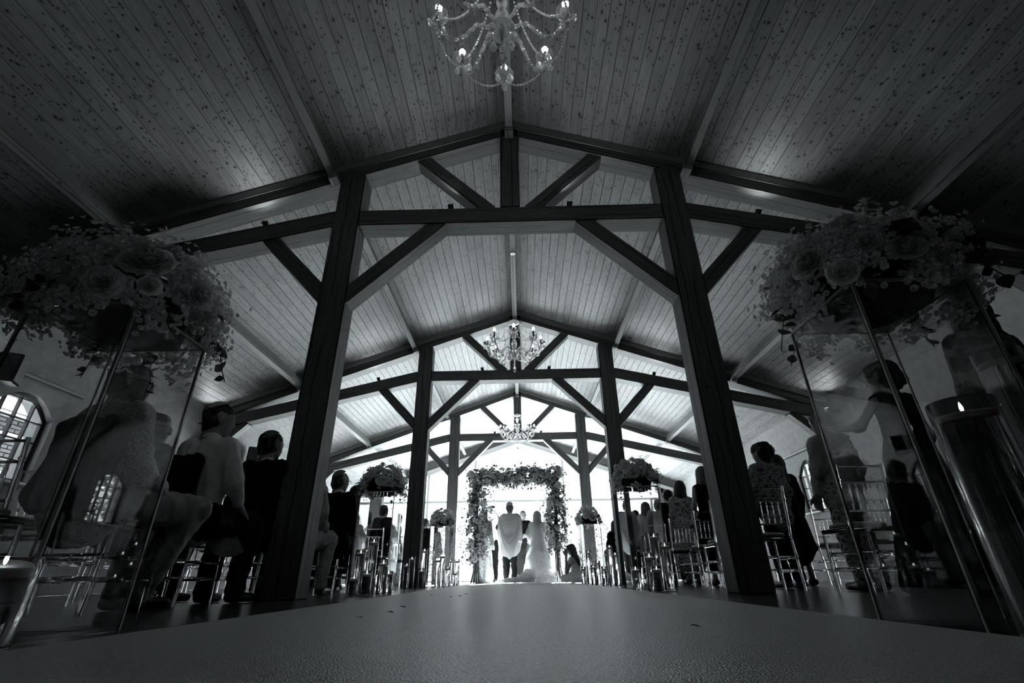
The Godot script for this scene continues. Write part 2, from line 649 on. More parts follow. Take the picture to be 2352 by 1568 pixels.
func build_gable():
	var wall := struct("wall_end")
	var sh := Sh.new()
	for s: float in [-1.0, 1.0]:
		# boarded band above the glazing, both sides of the ridge
		for k in 2:
			var z := ZG - 0.02 if k == 0 else ZG - 0.2
			var a := Vector3(0, gable_y(0) + 0.16, z)
			var b := Vector3(s * XW, gable_y(XW) + 0.16, z)
			var c := Vector3(s * XW, roof_y(XW) + 0.2, z)
			var d := Vector3(0, RY + 0.2, z)
			if (s > 0) == (k == 0): sh.face(a, b, c, d)
			else: sh.face(b, a, d, c)
		sh.box(Transform3D(Basis.IDENTITY, Vector3(s * 5.9, 1.6, ZG - 0.1)), Vector3(1.1, 3.4, 0.2))
	part(wall, "boarding", sh, M.panel_grey)
	for s: float in [-1.0, 1.0]:
		var fa := Sh.new()
		fa.beam(Vector3(0, gable_y(0) + 0.12, ZG + 0.03), Vector3(s * 6.3, gable_y(6.3) + 0.12, ZG + 0.03), 0.12, 0.12, Vector3.UP, 0.005)
		part(wall, "fascia", fa, M.white_paint)
		var f2 := Sh.new()
		f2.beam(Vector3(0, gable_y(0) + 0.03, ZG + 0.0), Vector3(s * 5.4, gable_y(5.4) + 0.03, ZG + 0.0), 0.14, 0.07, Vector3.UP, 0.005)
		part(wall, "fascia", f2, M.white_paint)
	var win := struct("window_1")
	var xs := [-5.36, -3.6, -1.74, 1.74, 3.6, 5.36]
	for x: float in xs:
		part(win, "mullion", box_at(Vector3(x, gable_y(x) / 2, ZG), Vector3(0.09, gable_y(x), 0.1), 0.006), M.white_paint)
	for i in xs.size() - 1:
		var x0: float = xs[i] + 0.045
		var x1: float = xs[i + 1] - 0.045
		part(win, "transom", box_at(Vector3((x0 + x1) / 2, 2.79, ZG), Vector3(x1 - x0, 0.09, 0.1), 0.006), M.white_paint)
		part(win, "bottom_rail", box_at(Vector3((x0 + x1) / 2, 0.02, ZG), Vector3(x1 - x0, 0.04, 0.1), 0.004), M.white_paint)
		var lo := Sh.new()
		lo.face(Vector3(x0, 0.04, ZG), Vector3(x1, 0.04, ZG), Vector3(x1, 2.745, ZG), Vector3(x0, 2.745, ZG))
		part(win, "pane", lo, M.pane)
		var hi := Sh.new()
		if x0 < 0 and x1 > 0:
			hi.face(Vector3(x0, 2.835, ZG), Vector3(0, 2.835, ZG), Vector3(0, gable_y(0), ZG), Vector3(x0, gable_y(x0), ZG))
			hi.face(Vector3(0, 2.835, ZG), Vector3(x1, 2.835, ZG), Vector3(x1, gable_y(x1), ZG), Vector3(0, gable_y(0), ZG))
		else:
			hi.face(Vector3(x0, 2.835, ZG), Vector3(x1, 2.835, ZG), Vector3(x1, gable_y(x1), ZG), Vector3(x0, gable_y(x0), ZG))
		part(win, "pane", hi, M.pane)

func build_trusses():
	rng.seed = 5
	var said := ["massive timber roof truss whose oak posts stand beside the black-suited and curly-haired guests", "timber roof truss, the middle of three, its posts halfway along the aisle", "timber roof truss with pale lit posts just behind the flower arch"]
	for i in 3:
		var t := thing("roof_truss", Vector3(0, 0, ZT[i] - TD / 2), 0.0, said[i], "truss")
		for s: float in [-1.0, 1.0]:
			truss_half(t, s)
		var tie := Sh.new()
		tie.beam(Vector3(-1.806, 4.014, 0), Vector3(1.806, 4.014, 0), TD - 0.02, 0.224, Vector3.UP, 0.008, Vector2(rng.randf() * 3, rng.randf()))
		part(t, "tie_beam", tie, M.oak)
		var kp := Sh.new()
		kp.beam(Vector3(0, 4.126, 0), Vector3(0, 5.5, 0), TD - 0.01, 0.232, Vector3.RIGHT, 0.008, Vector2(rng.randf() * 3, rng.randf()))
		part(t, "king_post", kp, M.oak)

func truss_half(t: Node3D, s: float):
	var o := func(): return Vector2(rng.randf() * 3.2, rng.randf() * 0.9)
	var p := Sh.new()
	p.beam(Vector3(s * 1.956, 0, 0), Vector3(s * 1.956, 4.70, 0), TD, 0.30, Vector3.RIGHT, 0.01, o.call())
	part(t, "post", p, M.oak)
	var r := Sh.new()
	r.beam(Vector3(s * 0.02, 5.425, 0), Vector3(s * 6.4, 5.425 - 0.357 * 6.38, 0), TD - 0.01, 0.13, Vector3.UP, 0.007, o.call())
	part(t, "rafter", r, M.oak)
	var pl := Sh.new()
	pl.beam(Vector3(s * 0.03, 5.532, 0), Vector3(s * 6.4, 5.532 - 0.35 * 6.37, 0), TD + 0.03, 0.11, Vector3.UP, 0.004, o.call())
	part(t, "wall_plate", pl, M.pine_beam)
	var sb := Sh.new()
	sb.beam(Vector3(s * 2.09, 4.014, 0), Vector3(s * 6.4, 4.014 - 0.235 * 4.31, 0), TD - 0.02, 0.235, Vector3.UP, 0.008, o.call())
	part(t, "side_beam", sb, M.oak)
	# braces: king post, tie to post, post to side beam, side beam to wall
	var b1 := Sh.new()
	b1.beam(Vector3(s * 0.235, 4.10, 0), Vector3(s * 1.16, 5.04, 0), TD - 0.06, 0.16, Vector3.UP, 0.006, o.call())
	part(t, "brace", b1, M.oak)
	var b2 := Sh.new()
	b2.beam(Vector3(s * 1.87, 2.90, 0), Vector3(s * 0.83, 3.96, 0), TD - 0.06, 0.17, Vector3.UP, 0.006, o.call())
	part(t, "brace", b2, M.oak)
	var b3 := Sh.new()
	b3.beam(Vector3(s * 2.04, 2.91, 0), Vector3(s * 2.88, 3.80, 0), TD - 0.06, 0.17, Vector3.UP, 0.006, o.call())
	part(t, "brace", b3, M.oak)
	var b4 := Sh.new()
	b4.beam(Vector3(s * 6.36, 2.35, 0), Vector3(s * 5.6, 3.1, 0), TD - 0.08, 0.15, Vector3.UP, 0.006, o.call())
	part(t, "brace", b4, M.oak)
	var wp := Sh.new()
	wp.box(Transform3D(Basis.IDENTITY, Vector3(s * 6.27, 1.65, 0)), Vector3(0.16, 3.3, TD - 0.04), 0.008)
	part(t, "wall_post", wp, M.oak)

# ---------------------------------------------------------------- outside

func tree(at: Vector3, r: float, h: float, seed: int, label: String, leaf: float, n: int, m: Material):
	var q := RandomNumberGenerator.new()
	q.seed = seed
	var t := thing("garden_tree", at, 0.0, label, "tree", "trees in the garden")
	var tr := Sh.new()
	tr.tube(PackedVector3Array([Vector3(0, -0.05, 0), Vector3(0.05, h * 0.35, 0.03), Vector3(-0.04, h * 0.75, 0)]), [0.09, 0.07, 0.03], 7)
	part(t, "trunk", tr, M.bark)
	var where := []
	for k in n:
		var d := Vector3(q.randfn(), q.randfn(), q.randfn()).normalized() * pow(q.randf(), 0.4)
		var p := Vector3(d.x * r, h * 0.56 + d.y * h * 0.44, d.z * r)
		p += Vector3(sin(p.y * 5.0 + seed), 0, cos(p.y * 4.0 + seed)) * 0.14 * r
		where.append(Transform3D(Basis(Vector3(q.randfn(), q.randfn(), q.randfn()).normalized(), q.randf() * TAU).scaled(Vector3.ONE * leaf * q.randf_range(0.7, 1.4)), p))
	stuff(t, "foliage", F.leaf, m, where)

func build_outside():
	make_flowers()
	mat("paving", 0.84, 0.9).albedo_texture = noise_tex(51, 0.03, 0.85, 1.0)
	M.paving.uv1_triplanar = true
	mat("bark", 0.3, 0.9)
	mat("fence_wood", 0.3, 0.8)
	mat("brick", 0.42, 0.9)
	mat("mortar", 0.5, 0.9)
	mat("roof_sheet", 0.45, 0.7)
	for k: Array in [["garden_leaf", 0.24, 0.12], ["hedge_leaf", 0.2, 0.1]]:
		var m := mat(k[0], k[1], 0.7, 0.3)
		m.backlight_enabled = true
		m.backlight = Color(k[2], k[2], k[2])
	var g := Sh.new()
	g.box(Transform3D(Basis.IDENTITY, Vector3(0, -0.3, -60)), Vector3(200, 0.5, 200))
	var o := part(self, "ground", g, M.paving)
	o.set_meta("kind", "structure")
	# post-and-rail fence beyond the terrace
	var fe := thing("rail_fence", Vector3(0, -0.05, -25.0), 0.0, "pale three-rail garden fence beyond the glazed gable", "fence")
	for k in 15:
		part(fe, "fence_post", box_at(Vector3(-14 + k * 2.0, 0.55, 0), Vector3(0.1, 1.1, 0.1), 0.01), M.fence_wood)
	for y: float in [0.3, 0.62, 0.94]:
		part(fe, "rail", box_at(Vector3(0, y, 0.07), Vector3(28.0, 0.1, 0.035), 0.006), M.fence_wood)
	var said := ["tallest", "low rounded", "broad", "slender", "ragged", "small", "bushy", "leaning", "wide spreading"]
	rng.seed = 14
	for k in 9:
		var x := -12.0 + k * 3.0 + rng.randf_range(-0.6, 0.6)
		tree(Vector3(x, -0.05, -31.0 - rng.randf() * 3.0), rng.randf_range(1.7, 2.4), [3.6, 3.0, 3.5, 4.2, 2.4, 2.2, 3.6, 4.2, 4.4][k], 60 + k, "%s pale garden tree beyond the fence, glimpsed through the gable" % said[k], 0.2, 1100, M.garden_leaf)
	for k in 3:
		tree(Vector3(8.9 + rng.randf(), -0.05, [-5.6, -10.6, -15.4][k]), 1.9, 3.6, 80 + k, ["leafy bush outside the right wall's window nearest the curly-haired woman", "leafy bush outside the right wall's middle window", "leafy bush outside the right wall's last window"][k], 0.2, 1500, M.hedge_leaf)
	# brick outbuilding close to the left wall
	var b := thing("brick_outbuilding", Vector3(-9.6, -0.05, -7.0), 0.0, "brick outbuilding with a ribbed eave outside the left windows", "building")
	part(b, "wall_core", box_at(Vector3(-0.2, 1.55, 0), Vector3(0.3, 3.1, 24.0)), M.mortar)
	var where := []
	for row in 41:
		for k in 105:
			where.append(Transform3D(Basis.IDENTITY, Vector3(-0.04, 0.04 + row * 0.075, -11.8 + k * 0.225 + (0.11 if row % 2 else 0.0))))
	stuff(b, "bricks", box_at(Vector3.ZERO, Vector3(0.05, 0.065, 0.212), 0.004).mesh(), M.brick, where)
	var ea := Sh.new()
	for k in 16:
		ea.beam(Vector3(0.35 - k * 0.16, 3.05 + k * 0.085, -12), Vector3(0.35 - k * 0.16, 3.05 + k * 0.085, 12), 0.165, 0.03, Vector3(0.47, 0.88, 0), 0.004)
	part(b, "ribbed_roof", ea, M.roof_sheet)

# ---------------------------------------------------------------- chandeliers

func px(x: float, y: float, z: float) -> Vector3:
	# the point on the plane at that z which the photograph shows at pixel x, y
	var b := Basis(Vector3.UP, 0.0141) * Basis(Vector3.RIGHT, 0.4615) * Basis(Vector3.BACK, -0.0146)
	var d := b * Vector3(x - 1176.0, 784.0 - y, -1085.49)
	return Vector3(0.0616, 0.1513, 0.0) + d * (z / d.z)

func px_floor(x: float, y: float, h := 0.0) -> Vector3:
	var b := Basis(Vector3.UP, 0.0141) * Basis(Vector3.RIGHT, 0.4615) * Basis(Vector3.BACK, -0.0146)
	var d := b * Vector3(x - 1176.0, 784.0 - y, -1085.49)
	return Vector3(0.0616, 0.1513, 0.0) + d * ((h - 0.1513) / d.y)

func drop_mesh() -> ArrayMesh:
	# cut-glass drop, flat facets, hanging from its top at the origin
	var sh := Sh.new()
	var pr := [Vector2(0.0, -0.062), Vector2(0.011, -0.05), Vector2(0.0155, -0.036), Vector2(0.010, -0.018), Vector2(0.003, -0.004), Vector2(0.0, 0.0)]
	facets(sh, pr, 6, Vector3.ZERO, 1.0)
	return sh.mesh()

func facets(sh: Sh, pr: Array, seg: int, at: Vector3, k: float, flat := 1.0):
	for i in pr.size() - 1:
		for j in seg:
			var a0 := TAU * j / seg
			var a1 := TAU * (j + 1) / seg
			var q := []
			for e: Array in [[i, a0], [i, a1], [i + 1, a1], [i + 1, a0]]:
				var p: Vector2 = pr[e[0]]
				q.append(at + Vector3(p.x * cos(e[1]), p.y, -p.x * sin(e[1]) * flat) * k)
			var nn: Vector3 = (q[1] - q[0]).cross(q[3] - q[0])
			if nn.length() < 1e-10: nn = (q[2] - q[1]).cross(q[3] - q[1])
			nn = nn.normalized()
			var b: int = sh.vert(q[0], nn)
			sh.vert(q[1], nn); sh.vert(q[2], nn); sh.vert(q[3], nn)
			sh.quad(b, b + 1, b + 2, b + 3)

func rope(sh: Sh, path: PackedVector3Array, r: float):
	# twisted glass rod with flat facets
	var n := 46
	var ring := []
	for i in n + 1:
		var f := float(i) / n * (path.size() - 1)
		var k := mini(int(f), path.size() - 2)
		var p := path[k].lerp(path[k + 1], f - k)
		var d := (path[k + 1] - path[k]).normalized()
		var u := Vector3(0, 0, 1)
		var w := d.cross(u)
		var q := []
		for s in 6:
			var an := TAU * s / 6.0 + i * 0.42
			var rr := r * (1.0 if s % 2 == 0 else 0.72)
			q.append(p + (u * cos(an) + w * sin(an)) * rr)
		ring.append(q)
	for i in n:
		for s in 6:
			var t := (s + 1) % 6
			sh.face(ring[i][s], ring[i][t], ring[i + 1][t], ring[i + 1][s])

func bead_chain(a: Vector3, b: Vector3, sag: float, size: float) -> Sh:
	var sh := Sh.new()
	var n := int(maxf(4.0, (a.distance_to(b) + sag) / (size * 2.35)))
	var pr := [Vector2(0.0, -1.0), Vector2(0.8, -0.45), Vector2(0.8, 0.45), Vector2(0.0, 1.0)]
	for i in n + 1:
		var f := float(i) / n
		var p := a.lerp(b, f) - Vector3(0, sag * 4.0 * f * (1.0 - f), 0)
		facets(sh, pr, 5, p, size, 0.8)
	return sh

func build_chandeliers():
	var said := ["crystal chandelier with unlit-looking clear arms hanging nearest the ridge above the bare aisle", "crystal chandelier with lit candle bulbs hanging in front of the second timber truss", "bright crystal chandelier hanging above the flower arch and the couple"]
	said[0] = "large crystal chandelier at the end of the aisle away from the arch"
	var zs := [-1.86, -6.84, -11.83]
	var drop := drop_mesh()
	var stem := Sh.new()
	stem.lathe([Vector2(0, -0.60), Vector2(0.02, -0.59), Vector2(0.05, -0.565), Vector2(0.085, -0.52), Vector2(0.088, -0.50), Vector2(0.03, -0.495), Vector2(0.022, -0.47), Vector2(0.034, -0.44), Vector2(0.05, -0.37), Vector2(0.034, -0.30), Vector2(0.018, -0.27), Vector2(0.034, -0.24), Vector2(0.04, -0.20), Vector2(0.026, -0.15), Vector2(0.016, -0.13), Vector2(0.048, -0.10), Vector2(0.056, -0.07), Vector2(0.03, -0.04), Vector2(0.016, -0.02), Vector2(0.0, -0.018)], 14)
	var crown := Sh.new()
	crown.lathe([Vector2(0, 0.0), Vector2(0.05, 0.004), Vector2(0.085, 0.02), Vector2(0.10, 0.045), Vector2(0.096, 0.046), Vector2(0.08, 0.026), Vector2(0.045, 0.012), Vector2(0, 0.01)], 16, Transform3D.IDENTITY, 8, 0.05)
	var core := Sh.new()
	core.tube(PackedVector3Array([Vector3(0, -0.6, 0), Vector3(0, 0.06, 0)]), [0.006], 6)
	var cup := Sh.new()
	cup.lathe([Vector2(0, 0.0), Vector2(0.02, 0.002), Vector2(0.042, 0.016), Vector2(0.054, 0.036), Vector2(0.050, 0.037), Vector2(0.037, 0.02), Vector2(0.018, 0.008), Vector2(0, 0.007)], 14, Transform3D.IDENTITY, 7, 0.06)
	var sleeve := Sh.new()
	sleeve.lathe([Vector2(0, 0), Vector2(0.014, 0), Vector2(0.0125, 0.085), Vector2(0, 0.086)], 10)
	var bulb := Sh.new()
	bulb.lathe([Vector2(0, 0), Vector2(0.009, 0.003), Vector2(0.0165, 0.02), Vector2(0.015, 0.036), Vector2(0.007, 0.052), Vector2(0, 0.06)], 10)
	var arm := Sh.new()
	var path := PackedVector3Array()
	for k in 15:
		var f := k / 14.0
		var r := lerpf(0.055, 0.43, f)
		var y := -0.50 + 0.05 * sin(f * PI * 1.0) * (1.0 - f) * 2.0 - 0.15 * sin(PI * clampf((f - 0.3) / 0.7, 0.0, 1.0)) + 0.12 * pow(f, 4)
		path.append(Vector3(r, y, 0))
	rope(arm, path, 0.0145)
	var cy := path[14].y
	for i in 3:
		var c := thing("chandelier", Vector3(0.0, 3.86, zs[i]), 0.0, said[i], "chandelier")
		part(c, "crown", crown, M.crystal)
		part(c, "stem", stem, M.crystal)
		part(c, "rod", core, M.steel)
		var can := Sh.new()
		can.lathe([Vector2(0, 1.43), Vector2(0.045, 1.43), Vector2(0.05, 1.45), Vector2(0.02, 1.462), Vector2(0, 1.463)], 12)
		part(c, "canopy", can, M.steel)
		var ch := Sh.new()
		for k in 34:
			var y := 0.07 + k * 0.0405
			var ring := PackedVector3Array()
			for q in 9:
				var an := TAU * q / 8.0
				var w := Vector3(cos(an) * 0.008, sin(an) * 0.026, 0)
				ring.append(Vector3(0, y, 0) + (w if k % 2 == 0 else Vector3(0, w.y, w.x)))
			ch.tube(ring, [0.0022], 4, false)
		part(c, "chain", ch, M.steel)
		for k in 8:
			var an := TAU * k / 8.0
			var t := Transform3D(Basis(Vector3.UP, an), Vector3.ZERO)
			var a := part(c, "arm", arm, M.crystal, t)
			part(a, "cup", cup, M.cup_glass, Transform3D(Basis.from_scale(Vector3(1.35, 1.3, 1.35)), Vector3(0.43, cy + 0.008, 0)))
			part(a, "candle_sleeve", sleeve, M.dark_metal, Transform3D(Basis.IDENTITY, Vector3(0.43, cy + 0.016, 0)))
			part(a, "bulb", bulb, M.bulb, Transform3D(Basis.from_scale(Vector3(1.4, 1.25, 1.4)), Vector3(0.43, cy + 0.102, 0)))
			for q in 3:
				var dx := Vector3(0.43, cy + 0.03, 0) + Vector3(0.052 * cos(q * 2.1), 0, 0.052 * sin(q * 2.1))
				part(a, "crystal_drop", drop, M.crystal, Transform3D(Basis(Vector3.UP, q * 1.3).scaled(Vector3.ONE * (1.5 + 0.3 * (q % 2))), dx))
			part(c, "crystal_drop", drop, M.crystal, Transform3D(Basis(Vector3.UP, an).scaled(Vector3.ONE * 1.7), t * Vector3(0.085, -0.525, 0)))
			part(c, "crystal_drop", drop, M.crystal, Transform3D(Basis(Vector3.UP, an).scaled(Vector3.ONE * 1.5), t * Vector3(0.25, path[7].y - 0.008, 0)))
			var p0 := t * Vector3(0.096, 0.035, 0)
			var p1 := t * Vector3(0.40, cy + 0.035, 0)
			var p2 := Basis(Vector3.UP, an + TAU / 8.0) * Vector3(0.46, cy + 0.02, 0)
			part(c, "bead_chain", bead_chain(p0, p1, 0.16, 0.0105), M.crystal)
			part(c, "bead_chain", bead_chain(t * Vector3(0.46, cy + 0.02, 0), p2, 0.13, 0.0105), M.crystal)
			var om := OmniLight3D.new()
			om.name = "bulb_light"
			om.position = t * Vector3(0.43, cy + 0.13, 0)
			om.light_color = Color(0.96, 0.99, 1.0)
			om.light_energy = 0.028
			om.light_size = 0.016
			om.omni_range = 20.0
			om.shadow_enabled = true
			c.add_child(om, true)
		part(c, "bead_chain", bead_chain(Vector3(0, -0.6, 0), Vector3(0, -0.72, 0), 0.0, 0.011), M.crystal)
		part(c, "crystal_drop", drop, M.crystal, Transform3D(Basis.from_scale(Vector3.ONE * 2.0), Vector3(0, -0.73, 0)))

# ---------------------------------------------------------------- flowers

func petal(sh: Sh, t: Transform3D, r0: float, h: float, da: float, curl: float, ruffle: float, ph: float, nu := 4, nv := 4):
	# one petal: part of a cup round the local y axis, rolled outward at its rim
	var b := sh.v.size()
	for j in nv + 1:
		var w := float(j) / nv
		for i in nu + 1:
			var u := -1.0 + 2.0 * i / nu
			var an := u * da * (0.45 + 0.55 * sin(PI * (0.25 + 0.5 * w)))
			var rr := r0 * (0.25 + 0.75 * pow(w, 0.55)) + curl * pow(w, 3) + ruffle * sin(u * 5.0 + ph) * w
			var y := h * w * (1.0 - 0.22 * u * u * w) - absf(curl) * 0.5 * pow(w, 5)
			sh.vert(t * Vector3(rr * cos(an), y, rr * sin(an)), Vector3.ZERO, Vector2(u, w))
	for j in nv:
		for i in nu:
			var a := b + j * (nu + 1) + i
			sh.quad(a, a + nu + 1, a + nu + 2, a + 1)

func smooth_normals(sh: Sh):
	for i in range(0, sh.ix.size(), 3):
		var a := sh.ix[i]
		var b := sh.ix[i + 1]
		var c := sh.ix[i + 2]
		var nn := (sh.v[c] - sh.v[a]).cross(sh.v[b] - sh.v[a])
		sh.n[a] += nn; sh.n[b] += nn; sh.n[c] += nn
	for i in sh.n.size(): sh.n[i] = sh.n[i].normalized() if sh.n[i].length() > 1e-12 else Vector3.UP

func rose_mesh(seed: int, fine: bool, frilly := false) -> ArrayMesh:
	# unit rose: radius about 1, opening towards +y
	var r := RandomNumberGenerator.new()
	r.seed = seed
	var sh := Sh.new()
	var layers := 6 if fine else 3
	var q := 4 if fine else 2
	for l in layers:
		var f := float(l) / (layers - 1)
		var n := (3 + l) if fine else (3 + l * 2)
		if frilly: n += 3
		for k in n:
			var t := Transform3D(Basis(Vector3.UP, TAU * (k + 0.37 * l) / n + r.randf_range(-0.1, 0.1)) * Basis(Vector3.BACK, r.randf_range(-0.1, 0.1) - (0.12 * f)), Vector3(0, 0.05 * (1 - f), 0))
			petal(sh, t, lerpf(0.14, 0.78, f), lerpf(0.95, 0.62, f) * r.randf_range(0.93, 1.07), lerpf(1.3, 0.72, f), lerpf(0.02, 0.26, f * f), 0.09 if frilly else 0.015, r.randf() * 6.0, q, q)
	smooth_normals(sh)
	return sh.mesh()

func leaf_mesh(wide: float, seg := 6) -> ArrayMesh:
	# unit leaf along +x, folded a little on its midrib
	var sh := Sh.new()
	var b := 0
	for i in seg + 1:
		var f := float(i) / seg
		var w := wide * 0.5 * sin(PI * pow(f, 0.8))
		var y := -0.18 * f * f
		sh.vert(Vector3(f, y + w * 0.25, -w), Vector3.ZERO)
		sh.vert(Vector3(f, y, 0), Vector3.ZERO)
		sh.vert(Vector3(f, y + w * 0.25, w), Vector3.ZERO)
	for i in seg:
		var a := i * 3
		sh.quad(a, a + 1, a + 4, a + 3)
		sh.quad(a + 1, a + 2, a + 5, a + 4)
	smooth_normals(sh)
	return sh.mesh()

func sprig(path: PackedVector3Array, n: int, size: float, seed: int) -> Sh:
	# a eucalyptus sprig: stem with round leaves in pairs
	var r := RandomNumberGenerator.new()
	r.seed = seed
	var sh := Sh.new()
	sh.tube(path, [0.0022], 4)
	var arr: Array = F.round_leaf.surface_get_arrays(0)
	var o := Sh.new()
	o.v = arr[Mesh.ARRAY_VERTEX]; o.n = arr[Mesh.ARRAY_NORMAL]; o.uv = PackedVector2Array(); o.ix = arr[Mesh.ARRAY_INDEX]
	for i in o.v.size(): o.uv.append(Vector2.ZERO)
	for i in n:
		var f := (i + 0.6) / n * (path.size() - 1)
		var k := mini(int(f), path.size() - 2)
		var p := path[k].lerp(path[k + 1], f - k)
		var bs := Basis(Vector3(r.randf_range(-1, 1), r.randf_range(-1, 1), r.randf_range(-1, 1)).normalized(), r.randf() * TAU)
		sh.add(o, Transform3D(bs.scaled(Vector3.ONE * size * r.randf_range(0.7, 1.15)), p))
	return sh

var F := {}

func make_flowers():
	F.rose = [rose_mesh(1, true), rose_mesh(2, true), rose_mesh(3, true)]
	F.peony = [rose_mesh(4, true, true), rose_mesh(5, true, true)]
	F.rose_far = [rose_mesh(6, false), rose_mesh(7, false), rose_mesh(8, false, true)]
	F.leaf = leaf_mesh(0.45)
	F.round_leaf = leaf_mesh(0.95)
	var bud := Sh.new()
	bud.ball(Vector3.ZERO, Vector3.ONE, 4, 6)
	F.bud = bud.mesh()
	# a floret of baby's breath: five little frilled petals round a hollow
	var fl := Sh.new()
	for k in 5: petal(fl, Transform3D(Basis(Vector3.UP, TAU * k / 5.0), Vector3.ZERO), 0.75, 0.9, 0.7, 0.3, 0.1, k, 2, 2)
	smooth_normals(fl)
	F.floret = fl.mesh()
	for k: Array in [["petal_white", 0.94], ["petal_cream", 0.88]]:
		var m := mat(k[0], k[1], 0.75, 0.3)
		m.backlight_enabled = true
		m.backlight = Color(0.7, 0.7, 0.7)
	for k: Array in [["leaf_dark", 0.10], ["leaf_mid", 0.34]]:
		var m := mat(k[0], k[1], 0.6, 0.4)
		m.backlight_enabled = true
		m.backlight = Color(0.3, 0.3, 0.3)
	mat("petal_dark", 0.16, 0.7)
	mat("foam", 0.05, 0.95)
	mat("twig", 0.12, 0.9)

func facing(d: Vector3, spin := 0.0) -> Basis:
	var y := d.normalized()
	var x := y.cross(Vector3(0.2, 0.3, 0.93)).normalized()
	return Basis(x, y, x.cross(y)) * Basis(Vector3.UP, spin)

func arrangement(at: Vector3, rx: float, h: float, near: bool, seed: int, label: String, blooms: Array) -> Node3D:
	# a low dome of flowers whose foot sits on the pedestal at "at"
	var r := RandomNumberGenerator.new()
	r.seed = seed
	var t := thing("flower_arrangement", at, 0.0, label, "flowers", "flower arrangements on acrylic pedestals")
	var fo := Sh.new()
	fo.lathe([Vector2(0, 0), Vector2(rx * 0.6, 0.0), Vector2(rx * 0.64, h * 0.2), Vector2(rx * 0.54, h * 0.45), Vector2(rx * 0.28, h * 0.62), Vector2(0, h * 0.68)], 14, Transform3D.IDENTITY, 5, 0.06)
	part(t, "greenery_core", fo, M.foam)
	var dome := func(a: float, e: float) -> Vector3:       # on the dome: turn a, height angle e
		return Vector3(rx * cos(e) * cos(a), h * 0.16 + h * 0.8 * sin(e), rx * cos(e) * sin(a))
	# clouds of small florets
	var clumps := []
	for k in (110 if near else 36):
		var e := asin(r.randf_range(-0.3, 0.98))
		clumps.append(dome.call(r.randf() * TAU, e) * r.randf_range(0.82, 1.0))
	var where := []
	var each := 60 if near else 30
	var fs := 0.0105 if near else 0.013
	for c: Vector3 in clumps:
		for k in each:
			var o := Vector3(r.randfn(), r.randfn(), r.randfn()) * rx * 0.095
			var p := c + o
			var hit := false
			for b: Array in blooms:
				if near and (p + at).distance_to(b[0]) < b[1] * 1.05: hit = true
			if hit: continue
			if p.y < 0.012 and maxf(absf(p.x), absf(p.z)) < 0.235: p.y = 0.014
			where.append(Transform3D(facing(p - Vector3(0, h * 0.2, 0) + Vector3(r.randfn(), r.randfn(), r.randfn()) * 0.1, r.randf() * 6.0).scaled(Vector3.ONE * fs * r.randf_range(0.7, 1.25)), p))
	stuff(t, "baby_breath", F.floret, M.petal_white, where)
	# blooms
	for b: Array in blooms:
		var p: Vector3 = b[0] - at
		var d: Vector3 = b[3] if b.size() > 3 else p - Vector3(0, h * 0.15, 0)
		var kind: String = b[2]
		var ms: Array = F[kind]
		part(t, "rose" if kind.begins_with("rose") else "peony", ms[r.randi() % ms.size()], [M.petal_white, M.petal_cream][r.randi() % 2], Transform3D(facing(d, r.randf() * TAU).scaled(Vector3.ONE * b[1]), p - d.normalized() * b[1] * 0.5))
	# leaves round the foot and trailing sprigs
	for k in (22 if near else 12):
		var a := r.randf() * TAU
		var p: Vector3 = dome.call(a, r.randf_range(-0.05, 0.45)) * Vector3(0.85, 1, 0.85)
		var bs := Basis(Vector3.UP, -a + r.randf_range(-0.9, 0.9)) * Basis(Vector3.BACK, r.randf_range(-0.7, 0.35)) * Basis(Vector3.RIGHT, r.randf_range(-0.8, 0.8))
		part(t, "leaf", F.leaf if r.randf() < 0.6 else F.round_leaf, M.leaf_dark, Transform3D(bs.scaled(Vector3.ONE * rx * r.randf_range(0.22, 0.4)), p))
	for k in (6 if near else 4):
		var a := TAU * (k + r.randf() * 0.6) / (6 if near else 4)
		var p := Vector3(cos(a), 0, sin(a)) * maxf(rx * 0.8, 0.25) + Vector3(0, h * 0.12, 0)
		var path := PackedVector3Array()
		var hang := rx * r.randf_range(0.35, 0.75)
		for q in 6:
			var f := q / 5.0
			path.append(p + Vector3(cos(a), 0, sin(a)) * rx * 0.34 * f - Vector3(0, hang * f * f, 0) + Vector3(r.randfn(), r.randfn(), r.randfn()) * 0.006)
		part(t, "eucalyptus_sprig", sprig(path, 9, rx * 0.14, seed * 10 + k), M.leaf_dark)
	return t

func random_blooms(at: Vector3, rx: float, h: float, n: int, seed: int) -> Array:
	var r := RandomNumberGenerator.new()
	r.seed = seed
	var out := []
	for k in n:
		var e := asin(clampf((k + 0.5) / n * 1.0, 0.0, 1.0))
		var a := k * 2.399 + r.randf() * 0.5
		out.append([at + Vector3(rx * 1.0 * cos(e) * cos(a), h * 0.2 + h * 0.82 * sin(e), rx * 1.0 * cos(e) * sin(a)), r.randf_range(0.055, 0.085), "rose_far"])
	return out

